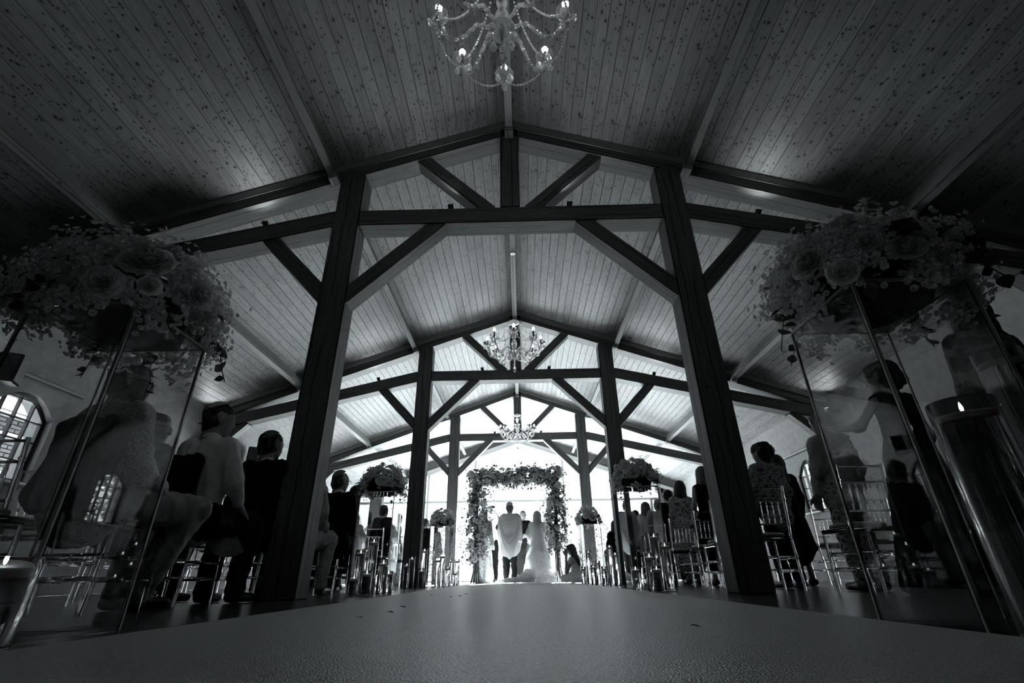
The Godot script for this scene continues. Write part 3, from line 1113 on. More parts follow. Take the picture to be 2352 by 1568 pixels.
func pedestal(x0: float, x1: float, z0: float, z1: float, label: String):
	# clear acrylic plinth: four panels and a lid, 12 mm thick
	var t := thing("acrylic_pedestal", Vector3((x0 + x1) / 2, 0, (z0 + z1) / 2), 0.0, label, "pedestal", "clear acrylic flower pedestals")
	var w := x1 - x0
	var d := z0 - z1
	var th := 0.012
	var hh := 1.1
	for s: float in [-1.0, 1.0]:
		part(t, "panel", box_at(Vector3(0, (hh - th) / 2, s * (d / 2 - th / 2)), Vector3(w, hh - th - 0.0006, th), 0.0012), M.acrylic)
		part(t, "panel", box_at(Vector3(s * (w / 2 - th / 2), (hh - th) / 2, 0), Vector3(th, hh - th - 0.0006, d - 2 * th - 0.0006), 0.0012), M.acrylic)
	for s1: float in [-1.0, 1.0]:
		for s2: float in [-1.0, 1.0]:
			part(t, "bonded_edge", box_at(Vector3(s1 * (w / 2 + 0.0008), (hh - th) / 2, s2 * (d / 2 + 0.0008)) - Vector3(s1, 0, s2) * 0.005, Vector3(0.0105, hh - th - 0.002, 0.0105), 0.001), M.acrylic_edge)
	for s1: float in [-1.0, 1.0]:
		part(t, "bonded_edge", box_at(Vector3(0, hh - th / 2, s1 * (d / 2 - 0.004)), Vector3(w + 0.001, th + 0.001, 0.009), 0.001), M.acrylic_edge)
		part(t, "bonded_edge", box_at(Vector3(s1 * (w / 2 - 0.004), hh - th / 2, 0), Vector3(0.009, th + 0.001, d - 0.018), 0.001), M.acrylic_edge)
	part(t, "lid", box_at(Vector3(0, hh - th / 2, 0), Vector3(w - 0.0185, th, d - 0.0185), 0.0012), M.acrylic)

# ---------------------------------------------------------------- candles in glass cylinders

func vase(at: Vector3, h: float, r: float, label: String, lit := true):
	var t := thing("candle_vase", at, 0.0, label, "candle vase", "glass cylinders with floating candles")
	var g := Sh.new()
	g.lathe([Vector2(0, 0), Vector2(r - 0.002, 0.0), Vector2(r, 0.002), Vector2(r, h - 0.002), Vector2(r - 0.002, h), Vector2(r - 0.004, h - 0.001), Vector2(r - 0.004, 0.014), Vector2(r - 0.008, 0.011), Vector2(0, 0.011)], 28)
	part(t, "glass_cylinder", g, M.glass)
	var lv := h - minf(0.07, h * 0.26)
	var wa := Sh.new()
	wa.lathe([Vector2(0, 0.0115), Vector2(r - 0.0086, 0.0115), Vector2(r - 0.0046, 0.015), Vector2(r - 0.0046, lv), Vector2(0, lv)], 28)
	part(t, "water", wa, M.water)
	var ca := Sh.new()
	var cr := r * 0.86
	ca.lathe([Vector2(0, lv + 0.001), Vector2(cr * 0.8, lv + 0.001), Vector2(cr, lv + 0.006), Vector2(cr, lv + 0.022), Vector2(cr * 0.92, lv + 0.026), Vector2(cr * 0.5, lv + 0.022), Vector2(0, lv + 0.021)], 20)
	var c := part(t, "floating_candle", ca, M.wax)
	var fl := Sh.new()
	fl.lathe([Vector2(0, lv + 0.024), Vector2(0.0035, lv + 0.028), Vector2(0.005, lv + 0.036), Vector2(0.003, lv + 0.046), Vector2(0, lv + 0.054)], 8)
	if lit: part(c, "flame", fl, M.flame)

# ---------------------------------------------------------------- chairs

func rod(a: Vector3, b: Vector3, r: float, rings: Array) -> Sh:
	# turned acrylic rod from a to b with raised rings at the given shares of its length
	var sh := Sh.new()
	var l := a.distance_to(b)
	var pr := [Vector2(0, 0), Vector2(r * 0.9, 0), Vector2(r, 0.003)]
	for f: float in rings:
		var y := l * f
		pr.append_array([Vector2(r, y - 0.009), Vector2(r * 1.45, y - 0.005), Vector2(r * 1.45, y + 0.005), Vector2(r, y + 0.009)])
	pr.append_array([Vector2(r, l - 0.003), Vector2(r * 0.9, l), Vector2(0, l)])
	var y := (b - a).normalized()
	var x := y.cross(Vector3(0.13, 0.21, 0.97)).normalized()
	if absf(y.z) > 0.9: x = y.cross(Vector3.RIGHT).normalized()
	sh.lathe(pr, 8, Transform3D(Basis(x, y, x.cross(y)), a))
	return sh

func make_chair() -> Node3D:
	# chiavari chair of clear acrylic, facing -z, origin under the middle of the seat
	var t := Node3D.new()
	t.name = "chiavari_chair"
	tag(t, "", "chair", "clear acrylic chiavari chairs")
	var w := 0.185
	for s: float in [-1.0, 1.0]:
		part(t, "leg", rod(Vector3(s * w, 0, -0.19), Vector3(s * w, 0.425, -0.18), 0.0125, [0.36, 0.62]), M.acrylic)
		part(t, "back_post", rod(Vector3(s * w * 0.92, 0, 0.215), Vector3(s * w * 0.95, 0.46, 0.18), 0.0125, [0.36, 0.62]), M.acrylic)
		part(t, "back_post", rod(Vector3(s * w * 0.95, 0.4625, 0.18), Vector3(s * w * 0.98, 0.92, 0.235), 0.0125, [0.25, 0.74]), M.acrylic)
		for y: float in [0.16, 0.27]:
			part(t, "stretcher", rod(Vector3(s * w, y, -0.172), Vector3(s * w * 0.93, y, 0.188), 0.008, [0.5]), M.acrylic)
	for y: float in [0.16, 0.27]:
		part(t, "stretcher", rod(Vector3(-w + 0.016, y + 0.015, -0.186), Vector3(w - 0.016, y + 0.015, -0.186), 0.008, [0.5]), M.acrylic)
		part(t, "stretcher", rod(Vector3(-w * 0.92 + 0.016, y + 0.015, 0.2), Vector3(w * 0.92 - 0.016, y + 0.015, 0.2), 0.008, [0.5]), M.acrylic)
	for yz: Array in [[0.57, 0.193], [0.78, 0.218], [0.90, 0.233]]:
		part(t, "back_rail", rod(Vector3(-w * 0.95 + 0.015, yz[0], yz[1]), Vector3(w * 0.95 - 0.015, yz[0], yz[1]), 0.0085, []), M.acrylic)
	for k in 5:
		var x := (k - 2) * 0.056
		part(t, "spindle", rod(Vector3(x, 0.58, 0.194), Vector3(x, 0.771, 0.217), 0.006, [0.2, 0.8]), M.acrylic)
	part(t, "seat_frame", box_at(Vector3(0, 0.4445, -0.01), Vector3(0.40, 0.036, 0.36), 0.012), M.acrylic)
	var cu := Sh.new()
	cu.lathe([Vector2(0, 0.4635), Vector2(0.19, 0.464), Vector2(0.205, 0.475), Vector2(0.205, 0.488), Vector2(0.185, 0.5), Vector2(0, 0.506)], 20, Transform3D(Basis.from_scale(Vector3(0.95, 1, 0.86)), Vector3(0, 0, -0.01)), 4, -0.045)
	part(t, "cushion", cu, M.cushion)
	return t

var chair0: Node3D

func chair(x: float, z: float, turn: float, label: String):
	var r: Node3D = chair0.duplicate()
	r.name = numbered("chiavari_chair")
	add_child(r)
	r.position = Vector3(x, 0, z)
	r.rotation.y = turn
	r.set_meta("label", label)

func build_furnishings():
	mat("cushion", 0.7, 0.9)
	# the aisle runner
	var cs := Sh.new()
	var n := 40
	var ps := []
	for i in n + 1:
		var z := lerpf(2.6, -13.6, float(i) / n)
		var wob := 0.006 * sin(z * 5.3) + 0.004 * sin(z * 11.0)
		ps.append([Vector3(-1.16 + wob - (0.02 if z < -6 else 0.0), 0.0, z), Vector3(1.215 + wob, 0.0, z)])
	for i in n:
		var a: Vector3 = ps[i][0]
		var b: Vector3 = ps[i][1]
		var c: Vector3 = ps[i + 1][1]
		var d: Vector3 = ps[i + 1][0]
		var up := Vector3(0, 0.011, 0)
		var q := []
		for p: Vector3 in [a, b, c, d]: q.append(cs.vert(p + up, Vector3.UP, Vector2(p.x, p.z)))
		cs.quad(q[0], q[1], q[2], q[3])
		cs.face(d, a, a + up, d + up)
		cs.face(b, c, c + up, b + up)
	cs.face(ps[n][1], ps[n][0], ps[n][0] + Vector3(0, 0.011, 0), ps[n][1] + Vector3(0, 0.011, 0))
	cs.face(ps[0][0], ps[0][1], ps[0][1] + Vector3(0, 0.011, 0), ps[0][0] + Vector3(0, 0.011, 0))
	var cp := part(self, "aisle_runner", cs, M.carpet)
	tag(cp, "pale felt aisle runner leading to the flower arch", "carpet")
	# pedestals and their flowers
	pedestal(-1.783, -1.36, -1.496, -1.914, "clear acrylic pedestal in front of the man in a patterned jacket")
	pedestal(1.267, 1.688, -1.456, -1.883, "clear acrylic pedestal in front of the standing women with a hand fan")
	pedestal(-1.888, -1.465, -5.90, -6.32, "clear acrylic pedestal beside the seated man in a dark suit and glasses")
	pedestal(1.273, 1.69, -5.83, -6.25, "clear acrylic pedestal beside the woman with a fair bob in a black dress")
	pedestal(-1.80, -1.38, -10.25, -10.67, "clear acrylic pedestal across the aisle from the sitting girl")
	pedestal(1.246, 1.67, -10.35, -10.77, "clear acrylic pedestal beside the girl sitting on the floor")
	var a0 := Vector3(-1.6, 1.1005, -1.72)
	var near_l := [[px(238, 643, -1.31), 0.054, "rose", Vector3(0.55, -0.15, 0.9)], [px(250, 566, -1.44), 0.066, "peony", Vector3(0, 1, 0.25)], [px(338, 590, -1.4), 0.085, "peony", Vector3(0.35, 0.5, 0.8)], [px(392, 585, -1.52), 0.07, "peony"], [px(468, 675, -1.62), 0.062, "rose", Vector3(1, 0.1, 0.2)], [px(150, 640, -1.38), 0.055, "rose", Vector3(-0.2, 0.3, 0.9)], [px(90, 660, -1.6), 0.05, "rose"], [px(345, 655, -1.36), 0.035, "rose"], [px(485, 720, -1.75), 0.05, "rose"]]
	arrangement(a0, 0.36, 0.40, true, 21, "dome of white roses, peonies and baby's breath beside the man in a patterned jacket", near_l)
	var a1 := Vector3(1.49, 1.1005, -1.68)
	var near_r := [[px(1937, 505, -1.46), 0.055, "rose", Vector3(-0.1, 0.9, 0.4)], [px(2085, 562, -1.33), 0.056, "rose", Vector3(-0.4, 0.2, 0.9)], [px(1935, 622, -1.28), 0.045, "rose", Vector3(-0.5, -0.1, 0.85)], [px(2040, 520, -1.42), 0.075, "peony", Vector3(0, 0.8, 0.5)], [px(1850, 600, -1.4), 0.06, "peony", Vector3(-0.9, 0.3, 0.5)], [px(1990, 550, -1.37), 0.045, "peony"], [px(1815, 650, -1.6), 0.045, "rose"], [px(2140, 600, -1.6), 0.05, "rose"]]
	arrangement(a1, 0.345, 0.40, true, 22, "dome of white roses and baby's breath on the pedestal before the standing women", near_r)
	arrangement(Vector3(-1.675, 1.1005, -6.11), 0.29, 0.36, false, 23, "round bouquet of roses beside the seated man in a dark suit and glasses", random_blooms(Vector3(-1.675, 1.1005, -6.11), 0.27, 0.36, 20, 3))
	arrangement(Vector3(1.48, 1.1005, -6.04), 0.28, 0.36, false, 24, "round bouquet of roses beside the woman with a fair bob in a black dress", random_blooms(Vector3(1.48, 1.1005, -6.04), 0.26, 0.36, 20, 4))
	arrangement(Vector3(-1.59, 1.1005, -10.46), 0.27, 0.35, false, 25, "pale bouquet of roses on the pedestal across the aisle from the girl", random_blooms(Vector3(-1.59, 1.1005, -10.46), 0.25, 0.35, 20, 5))
	arrangement(Vector3(1.458, 1.1005, -10.56), 0.27, 0.36, false, 26, "pale bouquet of roses on the pedestal beside the sitting girl", random_blooms(Vector3(1.458, 1.1005, -10.56), 0.25, 0.36, 20, 6))
	# candle vases: pixel of the foot, pixel row of the rim, distance, radius
	vase(Vector3(-1.295, 0, -1.34), 0.215, 0.076, "short wide candle cylinder at the foot of the pedestal before the patterned jacket")
	vase(Vector3(1.357, 0, -1.355), 0.595, 0.08, "tall wide candle cylinder at the foot of the pedestal before the standing women")
	vase(Vector3(1.80, 0, -1.60), 0.86, 0.07, "tallest candle cylinder standing outside the pedestal before the standing women", false)
	var ml := "among the candle cylinders round the pedestal by the man in glasses"
	var mr := "among the candle cylinders round the pedestal by the fair bob"
	var list := [
		[820, 1262, -5.72, 0.053, "tall cylinder candle " + ml], [848, 1237, -5.62, 0.053, "tallest cylinder candle " + ml], [876, 1285, -5.55, 0.053, "middling cylinder candle " + ml],
		[840, 1311, -5.5, 0.053, "short cylinder candle " + ml], [890, 1311, -5.7, 0.05, "shortest cylinder candle " + ml], [811, 1325, -5.5, 0.05, "small squat cylinder candle " + ml],
		[942, 1278, -8.95, 0.055, "taller glass candle cylinder by the oak post near the grey-haired man's pedestal"], [931, 1293, -8.75, 0.055, "shorter glass candle cylinder by the oak post near the grey-haired man's pedestal"],
		[970, 1260, -9.1, 0.055, "tall glass candle cylinder on the aisle side of the grey-haired man's pedestal"], [966, 1305, -8.9, 0.055, "short glass candle cylinder on the aisle side of the grey-haired man's pedestal"],
		[1004, 1282, -10.0, 0.055, "pale glass candle cylinder at the foot of the pedestal across from the girl"], [1014, 1273, -10.1, 0.05, "slim pale candle cylinder at the foot of the pedestal across from the girl"], [1027, 1300, -9.95, 0.055, "low candle cylinder at the foot of the pedestal across from the girl"], [1048, 1284, -10.9, 0.055, "candle cylinder between the grey-haired man's pedestal and the flower arch"], [1044, 1312, -10.6, 0.05, "small candle cylinder between the grey-haired man's pedestal and the flower arch"],
		[1517, 1224, -5.62, 0.053, "tallest cylinder candle " + mr], [1540, 1245, -5.6, 0.053, "tall cylinder candle " + mr], [1500, 1270, -5.5, 0.055, "middling cylinder candle " + mr], [1464, 1301, -5.6, 0.05, "short cylinder candle " + mr], [1513, 1300, -5.36, 0.05, "shortest cylinder candle " + mr],
		[1408, 1251, -9.05, 0.055, "tall glass candle cylinder by the oak post near the sitting girl"], [1420, 1268, -9.0, 0.05, "shorter glass candle cylinder by the oak post near the sitting girl"], [1391, 1300, -9.3, 0.055, "low glass candle cylinder by the oak post near the sitting girl"],
		[1377, 1287, -10.05, 0.05, "candle cylinder right before the pedestal by the sitting girl"], [1357, 1264, -10.15, 0.055, "tall candle cylinder before the pedestal by the sitting girl"], [1366, 1297, -9.9, 0.05, "low candle cylinder before the pedestal by the sitting girl"], [1343, 1301, -10.15, 0.05, "small candle cylinder nearest the sitting girl's skirt"]]
	for e: Array in list:
		var top := px(e[0], e[1], e[2])
		var foot := px(e[0], 1345.0, e[2])
		vase(Vector3(foot.x, 0, e[2]), clampf(top.y, 0.14, 0.72), e[3], e[4])
	build_arch()
	# petals on the runner
	var pm := Sh.new()
	petal(pm, Transform3D(Basis(Vector3.BACK, -0.9), Vector3.ZERO), 0.5, 1.0, 0.9, 0.2, 0.06, 1.0, 5, 5)
	smooth_normals(pm)
	var pmesh := pm.mesh()
	rng.seed = 9
	var spots := [[829, 1420], [905, 1408], [932, 1395], [993, 1367], [1037, 1372], [1055, 1370], [1075, 1365], [1610, 1441]]
	for k in 26: spots.append([rng.randf_range(1115, 1330), rng.randf_range(1340.5, 1343.5)])
	for e: Array in spots:
		var p := px_floor(e[0], e[1], 0.012)
		if p.z < -13.4: continue
		var far := p.z < -8.0
		var o := part(self, "petal", pmesh, M.petal_dark, Transform3D(Basis(Vector3.UP, rng.randf() * TAU).scaled(Vector3.ONE * rng.randf_range(0.026, 0.036)), p + Vector3(0, 0.006, 0)))
		tag(o, "curled dark rose petal lying on the pale aisle runner" if not far else "small dark petal scattered on the runner before the bride's train", "petal", "dark petals along the runner" if not far else "petals before the train")
	chair0 = make_chair()
	place_chairs()
	chair0.free()

func build_arch():
	var r := RandomNumberGenerator.new()
	r.seed = 88
	var zc := -12.45
	var t := thing("flower_arch", Vector3(-0.07, 0, zc), 0.0, "square wedding arch of white roses, foliage and bound branches", "flower arch")
	var xl := -0.98
	var xr := 0.98
	# frame of branches: two bundles of stems and a top bar
	for x: float in [xl, xr]:
		for k in 13:
			var a := TAU * k / 13.0
			var rr := r.randf_range(0.5, 1.0)
			var path := PackedVector3Array([Vector3(x + cos(a) * 0.16 * rr, 0.024, sin(a) * 0.16 * rr), Vector3(x + cos(a) * 0.07 * rr, 0.3, sin(a) * 0.07), Vector3(x + cos(a) * 0.05, 0.9, sin(a) * 0.05), Vector3(x + r.randf_range(-0.04, 0.04), 2.3, r.randf_range(-0.04, 0.04))])
			var sh := Sh.new()
			sh.tube(path, [0.011, 0.009, 0.008, 0.006], 5)
			part(t, "branch", sh, M.twig)
	for k in 4:
		var sh := Sh.new()
		sh.tube(PackedVector3Array([Vector3(xl - 0.1, 2.36 + 0.03 * k, 0.05 * (k % 2)), Vector3(0, 2.42, 0.03 * k - 0.05), Vector3(xr + 0.1, 2.36 + 0.03 * k, 0.0)]), [0.012], 5)
		part(t, "branch", sh, M.twig)
	var spots := []
	for k in 140: spots.append([Vector3(lerpf(xl - 0.2, xr + 0.17, (k + r.randf()) / 140.0), 2.44 + r.randf_range(-0.16, 0.2), r.randf_range(-0.1, 0.2)), true])
	for x: float in [xl, xr]:
		for k in 74:
			var y := 0.5 + 1.8 * k / 74.0 if x < 0 else 0.75 + 1.55 * k / 74.0
			spots.append([Vector3(x + r.randf_range(-0.19, 0.2), y, r.randf_range(-0.08, 0.19)), false])
	var leaves := []
	var round := []
	var specks := []
	for s: Array in spots:
		var p: Vector3 = s[0]
		var c := Vector3(p.x, 2.4, 0) if s[1] else Vector3(xl if p.x < 0 else xr, p.y, 0)
		var d := p - c + Vector3(0, 0.05, 0.12)
		if r.randf() < (0.93 if s[1] else 0.6):
			part(t, "rose", F.rose_far[r.randi() % 3], [M.petal_white, M.petal_cream][r.randi() % 2], Transform3D(facing(d, r.randf() * 6.0).scaled(Vector3.ONE * r.randf_range(0.055, 0.095)), p))
		for k in (13 if s[1] else 17):
			var q := p + Vector3(r.randfn() * 0.085, r.randfn() * 0.085 - (0.03 if s[1] else 0.0), r.randfn() * 0.06)
			var bs := Basis(Vector3(r.randfn(), r.randfn(), r.randfn()).normalized(), r.randf() * TAU).scaled(Vector3.ONE * r.randf_range(0.05, 0.1))
			if r.randf() < 0.6: leaves.append(Transform3D(bs, q))
			else: round.append(Transform3D(bs * 0.8, q))
		for k in 8:
			specks.append(Transform3D(facing(Vector3(r.randfn(), r.randfn(), r.randfn()), 0.0).scaled(Vector3.ONE * 0.011), p + Vector3(r.randfn(), r.randfn(), r.randfn()) * 0.1))
	stuff(t, "foliage", F.leaf, M.leaf_mid, leaves)
	stuff(t, "eucalyptus_foliage", F.round_leaf, M.leaf_dark, round)
	stuff(t, "filler_flowers", F.floret, M.petal_white, specks)

func place_chairs():
	var sl := ["with the man in a patterned jacket", "with a dark jacket hung over its back", "of the man in a black suit and skullcap", "of the light-suited man behind the oak post", "of the seated man in a dark suit and glasses"]
	for i in 5:
		chair([-2.34, -2.44, -2.36, -2.36, -2.3][i], -2.75 - 0.85 * i - 0.16, 0.0, "clear chiavari chair " + sl[i])
	var sl2 := ["left of the man in a patterned jacket", "of the man with glasses beyond the patterned jacket", "beyond the man in a black suit and skullcap", "beyond the man in a light suit", "beyond the man in a dark suit and glasses"]
	for i in 4:
		chair([-3.0, -3.03, -3.0, -3.0, -2.95][i], [-2.91, -4.01, -4.9, -5.8, -6.7][i], 0.0, "clear chiavari chair " + sl2[i])
	for i in 4:
		chair(-3.5, -2.75 - 0.85 * i - 0.16, 0.0, ["empty clear chair two places beyond the patterned jacket", "empty clear chair two places beyond the white shirt", "empty clear chair two places beyond the black suit", "empty clear chair two places beyond the light suit"][i])
	for i in 3:
		chair([-2.77, -2.45, -2.5][i], [-7.06, -8.75, -10.45][i], 0.0, ["clear chiavari chair of the half-hidden guest behind the dark suit", "clear chiavari chair in front of the dark-haired woman in black", "clear chiavari chair between the second truss post and the black-suited man"][i])
	chair(-2.75, -2.42, 0.0, "empty clear chiavari chair with a black jacket over its back")
	var sr := ["behind the woman in a large floral dress", "behind the woman with a hand fan", "behind the woman in a lace blouse", "behind the woman with short curly hair", "beside the oak post by the curly-haired woman", "behind the fair bob in a black dress", "behind the woman in a patterned dress", "beside the second truss post and patterned dress"]
	var xr := [2.75, 2.72, 2.75, 2.45, 2.42, 2.55, 2.5, 2.3]
	var zr := [-1.95, -3.03, -4.1, -5.1, -6.0, -7.0, -8.0, -8.85]
	for i in [0, 2, 3, 4, 5, 6, 7]:
		chair(xr[i], zr[i], 0.0, "clear chiavari chair " + sr[i])
	for i in 5:
		chair(4.15, -4.2 - i * 0.95, 0.0, "clear chair one place further in, " + ["next to the lace blouse", "next to the curly-haired woman", "next to the long-haired woman", "next to the black dress", "next to the patterned dress"][i])

# ---------------------------------------------------------------- people

class Field:
	# bones are tapered capsules; their distances are joined with a smooth minimum and meshed as surface nets
	var bones := []
	func add(a: Vector3, b: Vector3, ra: float, rb: float, fz := 1.0):
		bones.append([a, b, ra, rb, fz])
	func chain(pts: Array, rs: Array, fz := 1.0):
		for i in pts.size() - 1: add(pts[i], pts[i + 1], rs[i], rs[i + 1], fz)
	func into(sh: Sh, cell: float, k: float, fold := 0.0, fs := Vector3(7, 2.4, 7), seed := 1):
		var lo := Vector3(1e9, 1e9, 1e9)
		var hi := -lo
		for b: Array in bones:
			var r: float = maxf(b[2], b[3]) + 3.0 / k + cell * 2.0
			var rv := Vector3(r, r, r)
			lo = lo.min(b[0] - rv).min(b[1] - rv)
			hi = hi.max(b[0] + rv).max(b[1] + rv)
		var nx := int((hi.x - lo.x) / cell) + 2
		var ny := int((hi.y - lo.y) / cell) + 2
		var nz := int((hi.z - lo.z) / cell) + 2
		var f := PackedFloat32Array()
		f.resize(nx * ny * nz)
		var mark := PackedByteArray()
		mark.resize(nx * ny * nz)
		var near := cell * 2.2 + 0.9 / k
		var far := 3.2 / k
		for b: Array in bones:
			var a: Vector3 = b[0]
			var e: Vector3 = b[1]
			var ra: float = b[2]
			var rb: float = b[3]
			var fz: float = b[4]
			var r := maxf(ra, rb) + maxf(far, near)
			var i0 := maxi(0, int((minf(a.x, e.x) - r - lo.x) / cell))
			var i1 := mini(nx - 1, int((maxf(a.x, e.x) + r - lo.x) / cell) + 1)
			var j0 := maxi(0, int((minf(a.y, e.y) - r - lo.y) / cell))
			var j1 := mini(ny - 1, int((maxf(a.y, e.y) + r - lo.y) / cell) + 1)
			var k0 := maxi(0, int((minf(a.z, e.z) - r - lo.z) / cell))
			var k1 := mini(nz - 1, int((maxf(a.z, e.z) + r - lo.z) / cell) + 1)
			var ba := e - a
			ba.z *= fz
			var bb := maxf(ba.dot(ba), 1e-9)
			for kk in range(k0, k1 + 1):
				var pz := (lo.z + kk * cell - a.z) * fz
				for jj in range(j0, j1 + 1):
					var py := lo.y + jj * cell - a.y
					var row := (kk * ny + jj) * nx
					for ii in range(i0, i1 + 1):
						var p := Vector3(lo.x + ii * cell - a.x, py, pz)
						var h := clampf(p.dot(ba) / bb, 0.0, 1.0)
						var d := (p - ba * h).length() - ra - (rb - ra) * h
						if d < far:
							f[row + ii] += exp(-k * d)
							if d < near and d > -near: mark[row + ii] = 1
						elif d < near: mark[row + ii] = 1
		var idx := PackedInt32Array()
		idx.resize(nx * ny * nz)
		idx.fill(-1)
		var off: Array[int] = [0, 1, nx, nx + 1, nx * ny, nx * ny + 1, nx * ny + nx, nx * ny + nx + 1]
		var edges := [[0, 1], [2, 3], [4, 5], [6, 7], [0, 2], [1, 3], [4, 6], [5, 7], [0, 4], [1, 5], [2, 6], [3, 7]]
		var base := sh.v.size()
		var total := nx * ny * nz
		var limit: int = total - (nx * ny + nx + 2)
		var cells := PackedInt32Array()
		for c: int in limit:
			if mark[c] == 0: continue
			var ins := 0
			for q in 8:
				if f[c + off[q]] >= 1.0: ins += 1
			if ins == 0 or ins == 8: continue
			var sum := Vector3.ZERO
			var cnt := 0
			for eg: Array in edges:
				var va := f[c + off[eg[0]]]
				var vb := f[c + off[eg[1]]]
				if (va >= 1.0) == (vb >= 1.0): continue
				var la := log(maxf(va, 1e-4))
				var lb := log(maxf(vb, 1e-4))
				var t := la / (la - lb)
				var q0: int = eg[0]
				var q1: int = eg[1]
				sum += Vector3(q0 & 1, (q0 >> 1) & 1, q0 >> 2).lerp(Vector3(q1 & 1, (q1 >> 1) & 1, q1 >> 2), t)
				cnt += 1
			var ci := c % nx
			var cj := (c / nx) % ny
			var ck := c / (nx * ny)
			idx[c] = sh.vert(lo + (Vector3(ci, cj, ck) + sum / cnt) * cell, Vector3.ZERO)
			cells.append(c)
		for c in cells:
			var s0 := f[c] >= 1.0
			for ax in 3:
				var st: int = [1, nx, nx * ny][ax]
				if (f[c + st] >= 1.0) == s0: continue
				var s1: int = [nx, nx * ny, 1][ax]
				var s2: int = [nx * ny, 1, nx][ax]
				if c - s1 - s2 < 0: continue
				var q := [idx[c], idx[c - s1], idx[c - s1 - s2], idx[c - s2]]
				if q.min() < 0: continue
				if s0: sh.quad(q[0], q[1], q[2], q[3])
				else: sh.quad(q[3], q[2], q[1], q[0])
		# normals of this piece, then folds of the cloth along them
		for i in range(0, sh.ix.size(), 3):
			var a := sh.ix[i]
			if a < base: continue
			var b := sh.ix[i + 1]
			var c := sh.ix[i + 2]
			var nn := (sh.v[c] - sh.v[a]).cross(sh.v[b] - sh.v[a])
			sh.n[a] += nn; sh.n[b] += nn; sh.n[c] += nn
		for i in range(base, sh.n.size()):
			sh.n[i] = sh.n[i].normalized()
		if fold > 0.0:
			var no := FastNoiseLite.new()
			no.seed = seed
			no.frequency = 1.0
			no.fractal_octaves = 2
			for i in range(base, sh.v.size()):
				var q := sh.v[i] * fs
				sh.v[i] += sh.n[i] * fold * no.get_noise_3d(q.x, q.y, q.z) * 1.6
				sh.n[i] = Vector3.ZERO
			for i in range(0, sh.ix.size(), 3):
				var a := sh.ix[i]
				if a < base: continue
				var b := sh.ix[i + 1]
				var c := sh.ix[i + 2]
				var nn := (sh.v[c] - sh.v[a]).cross(sh.v[b] - sh.v[a])
				sh.n[a] += nn; sh.n[b] += nn; sh.n[c] += nn
			for i in range(base, sh.n.size()): sh.n[i] = sh.n[i].normalized()

func people_materials():
	mat("skin", 0.56, 0.6).subsurf_scatter_enabled = true
	M.skin.subsurf_scatter_strength = 0.15
	mat("skin_pale", 0.68, 0.6)
	for k: Array in [["hair_black", 0.025], ["hair_dark", 0.06], ["hair_mid", 0.2], ["hair_grey", 0.36], ["hair_fair", 0.42]]:
		var m := mat(k[0], k[1], 0.5, 0.5)
		m.uv1_triplanar = true
		m.uv1_scale = Vector3(22, 2.5, 22)
		m.normal_enabled = true
		m.normal_texture = M.fold_normal
		m.normal_scale = 1.2
		m.albedo_texture = noise_tex(31, 0.05, 0.55, 1.0)
	cloth("suit_black", 0.03, 0.15)
	cloth("suit_dark", 0.07, 0.2)
	cloth("suit_navy", 0.1, 0.2)
	cloth("suit_grey", 0.4, 0.2)
	cloth("suit_light", 0.66, 0.2)
	cloth("shirt_white", 0.86, 0.2)
	cloth("shirt_pale", 0.7, 0.2)
	cloth("trousers_grey", 0.62, 0.2)
	cloth("dress_black", 0.035, 0.1)
	cloth("dress_dark", 0.08, 0.1)
	cloth("dress_pale", 0.74, 0.2)
	for k: Array in [["gown_white", 0.82], ["shawl_white", 0.74]]:
		var m := cloth(k[0], k[1], 0.2)
		m.backlight_enabled = true
		m.backlight = Color(0.9, 0.9, 0.9)
	var veil := mat("veil", 0.9, 0.9, 0.1)
	veil.transparency = BaseMaterial3D.TRANSPARENCY_ALPHA
	veil.albedo_color.a = 0.42
	veil.backlight_enabled = true
	veil.backlight = Color(0.6, 0.6, 0.6)
	print_cloth("print_paisley", 0.42, 0.8, 3, 0.028, 4.2)
	print_cloth("print_flowers", 0.08, 0.66, 8, 0.012, 2.4)
	print_cloth("print_big_flowers", 0.04, 0.48, 14, 0.008, 1.5)
	print_cloth("print_lace", 0.32, 0.76, 5, 0.04, 3.6)
	print_cloth("print_leopard", 0.03, 0.16, 6, 0.05, 4.0, 1)
	print_cloth("print_pale", 0.5, 0.8, 9, 0.015, 2.2)
	cloth("cap_cloth", 0.46, 0.1)
	cloth("cap_pale", 0.66, 0.1)
	mat("cap_trim", 0.6, 0.7)
	mat("shoe", 0.03, 0.3)
	mat("lens_frame", 0.03, 0.3)
	mat("paper", 0.72, 0.8)
	mat("eye_dark", 0.03, 0.3)
	mat("lip", 0.25, 0.6)

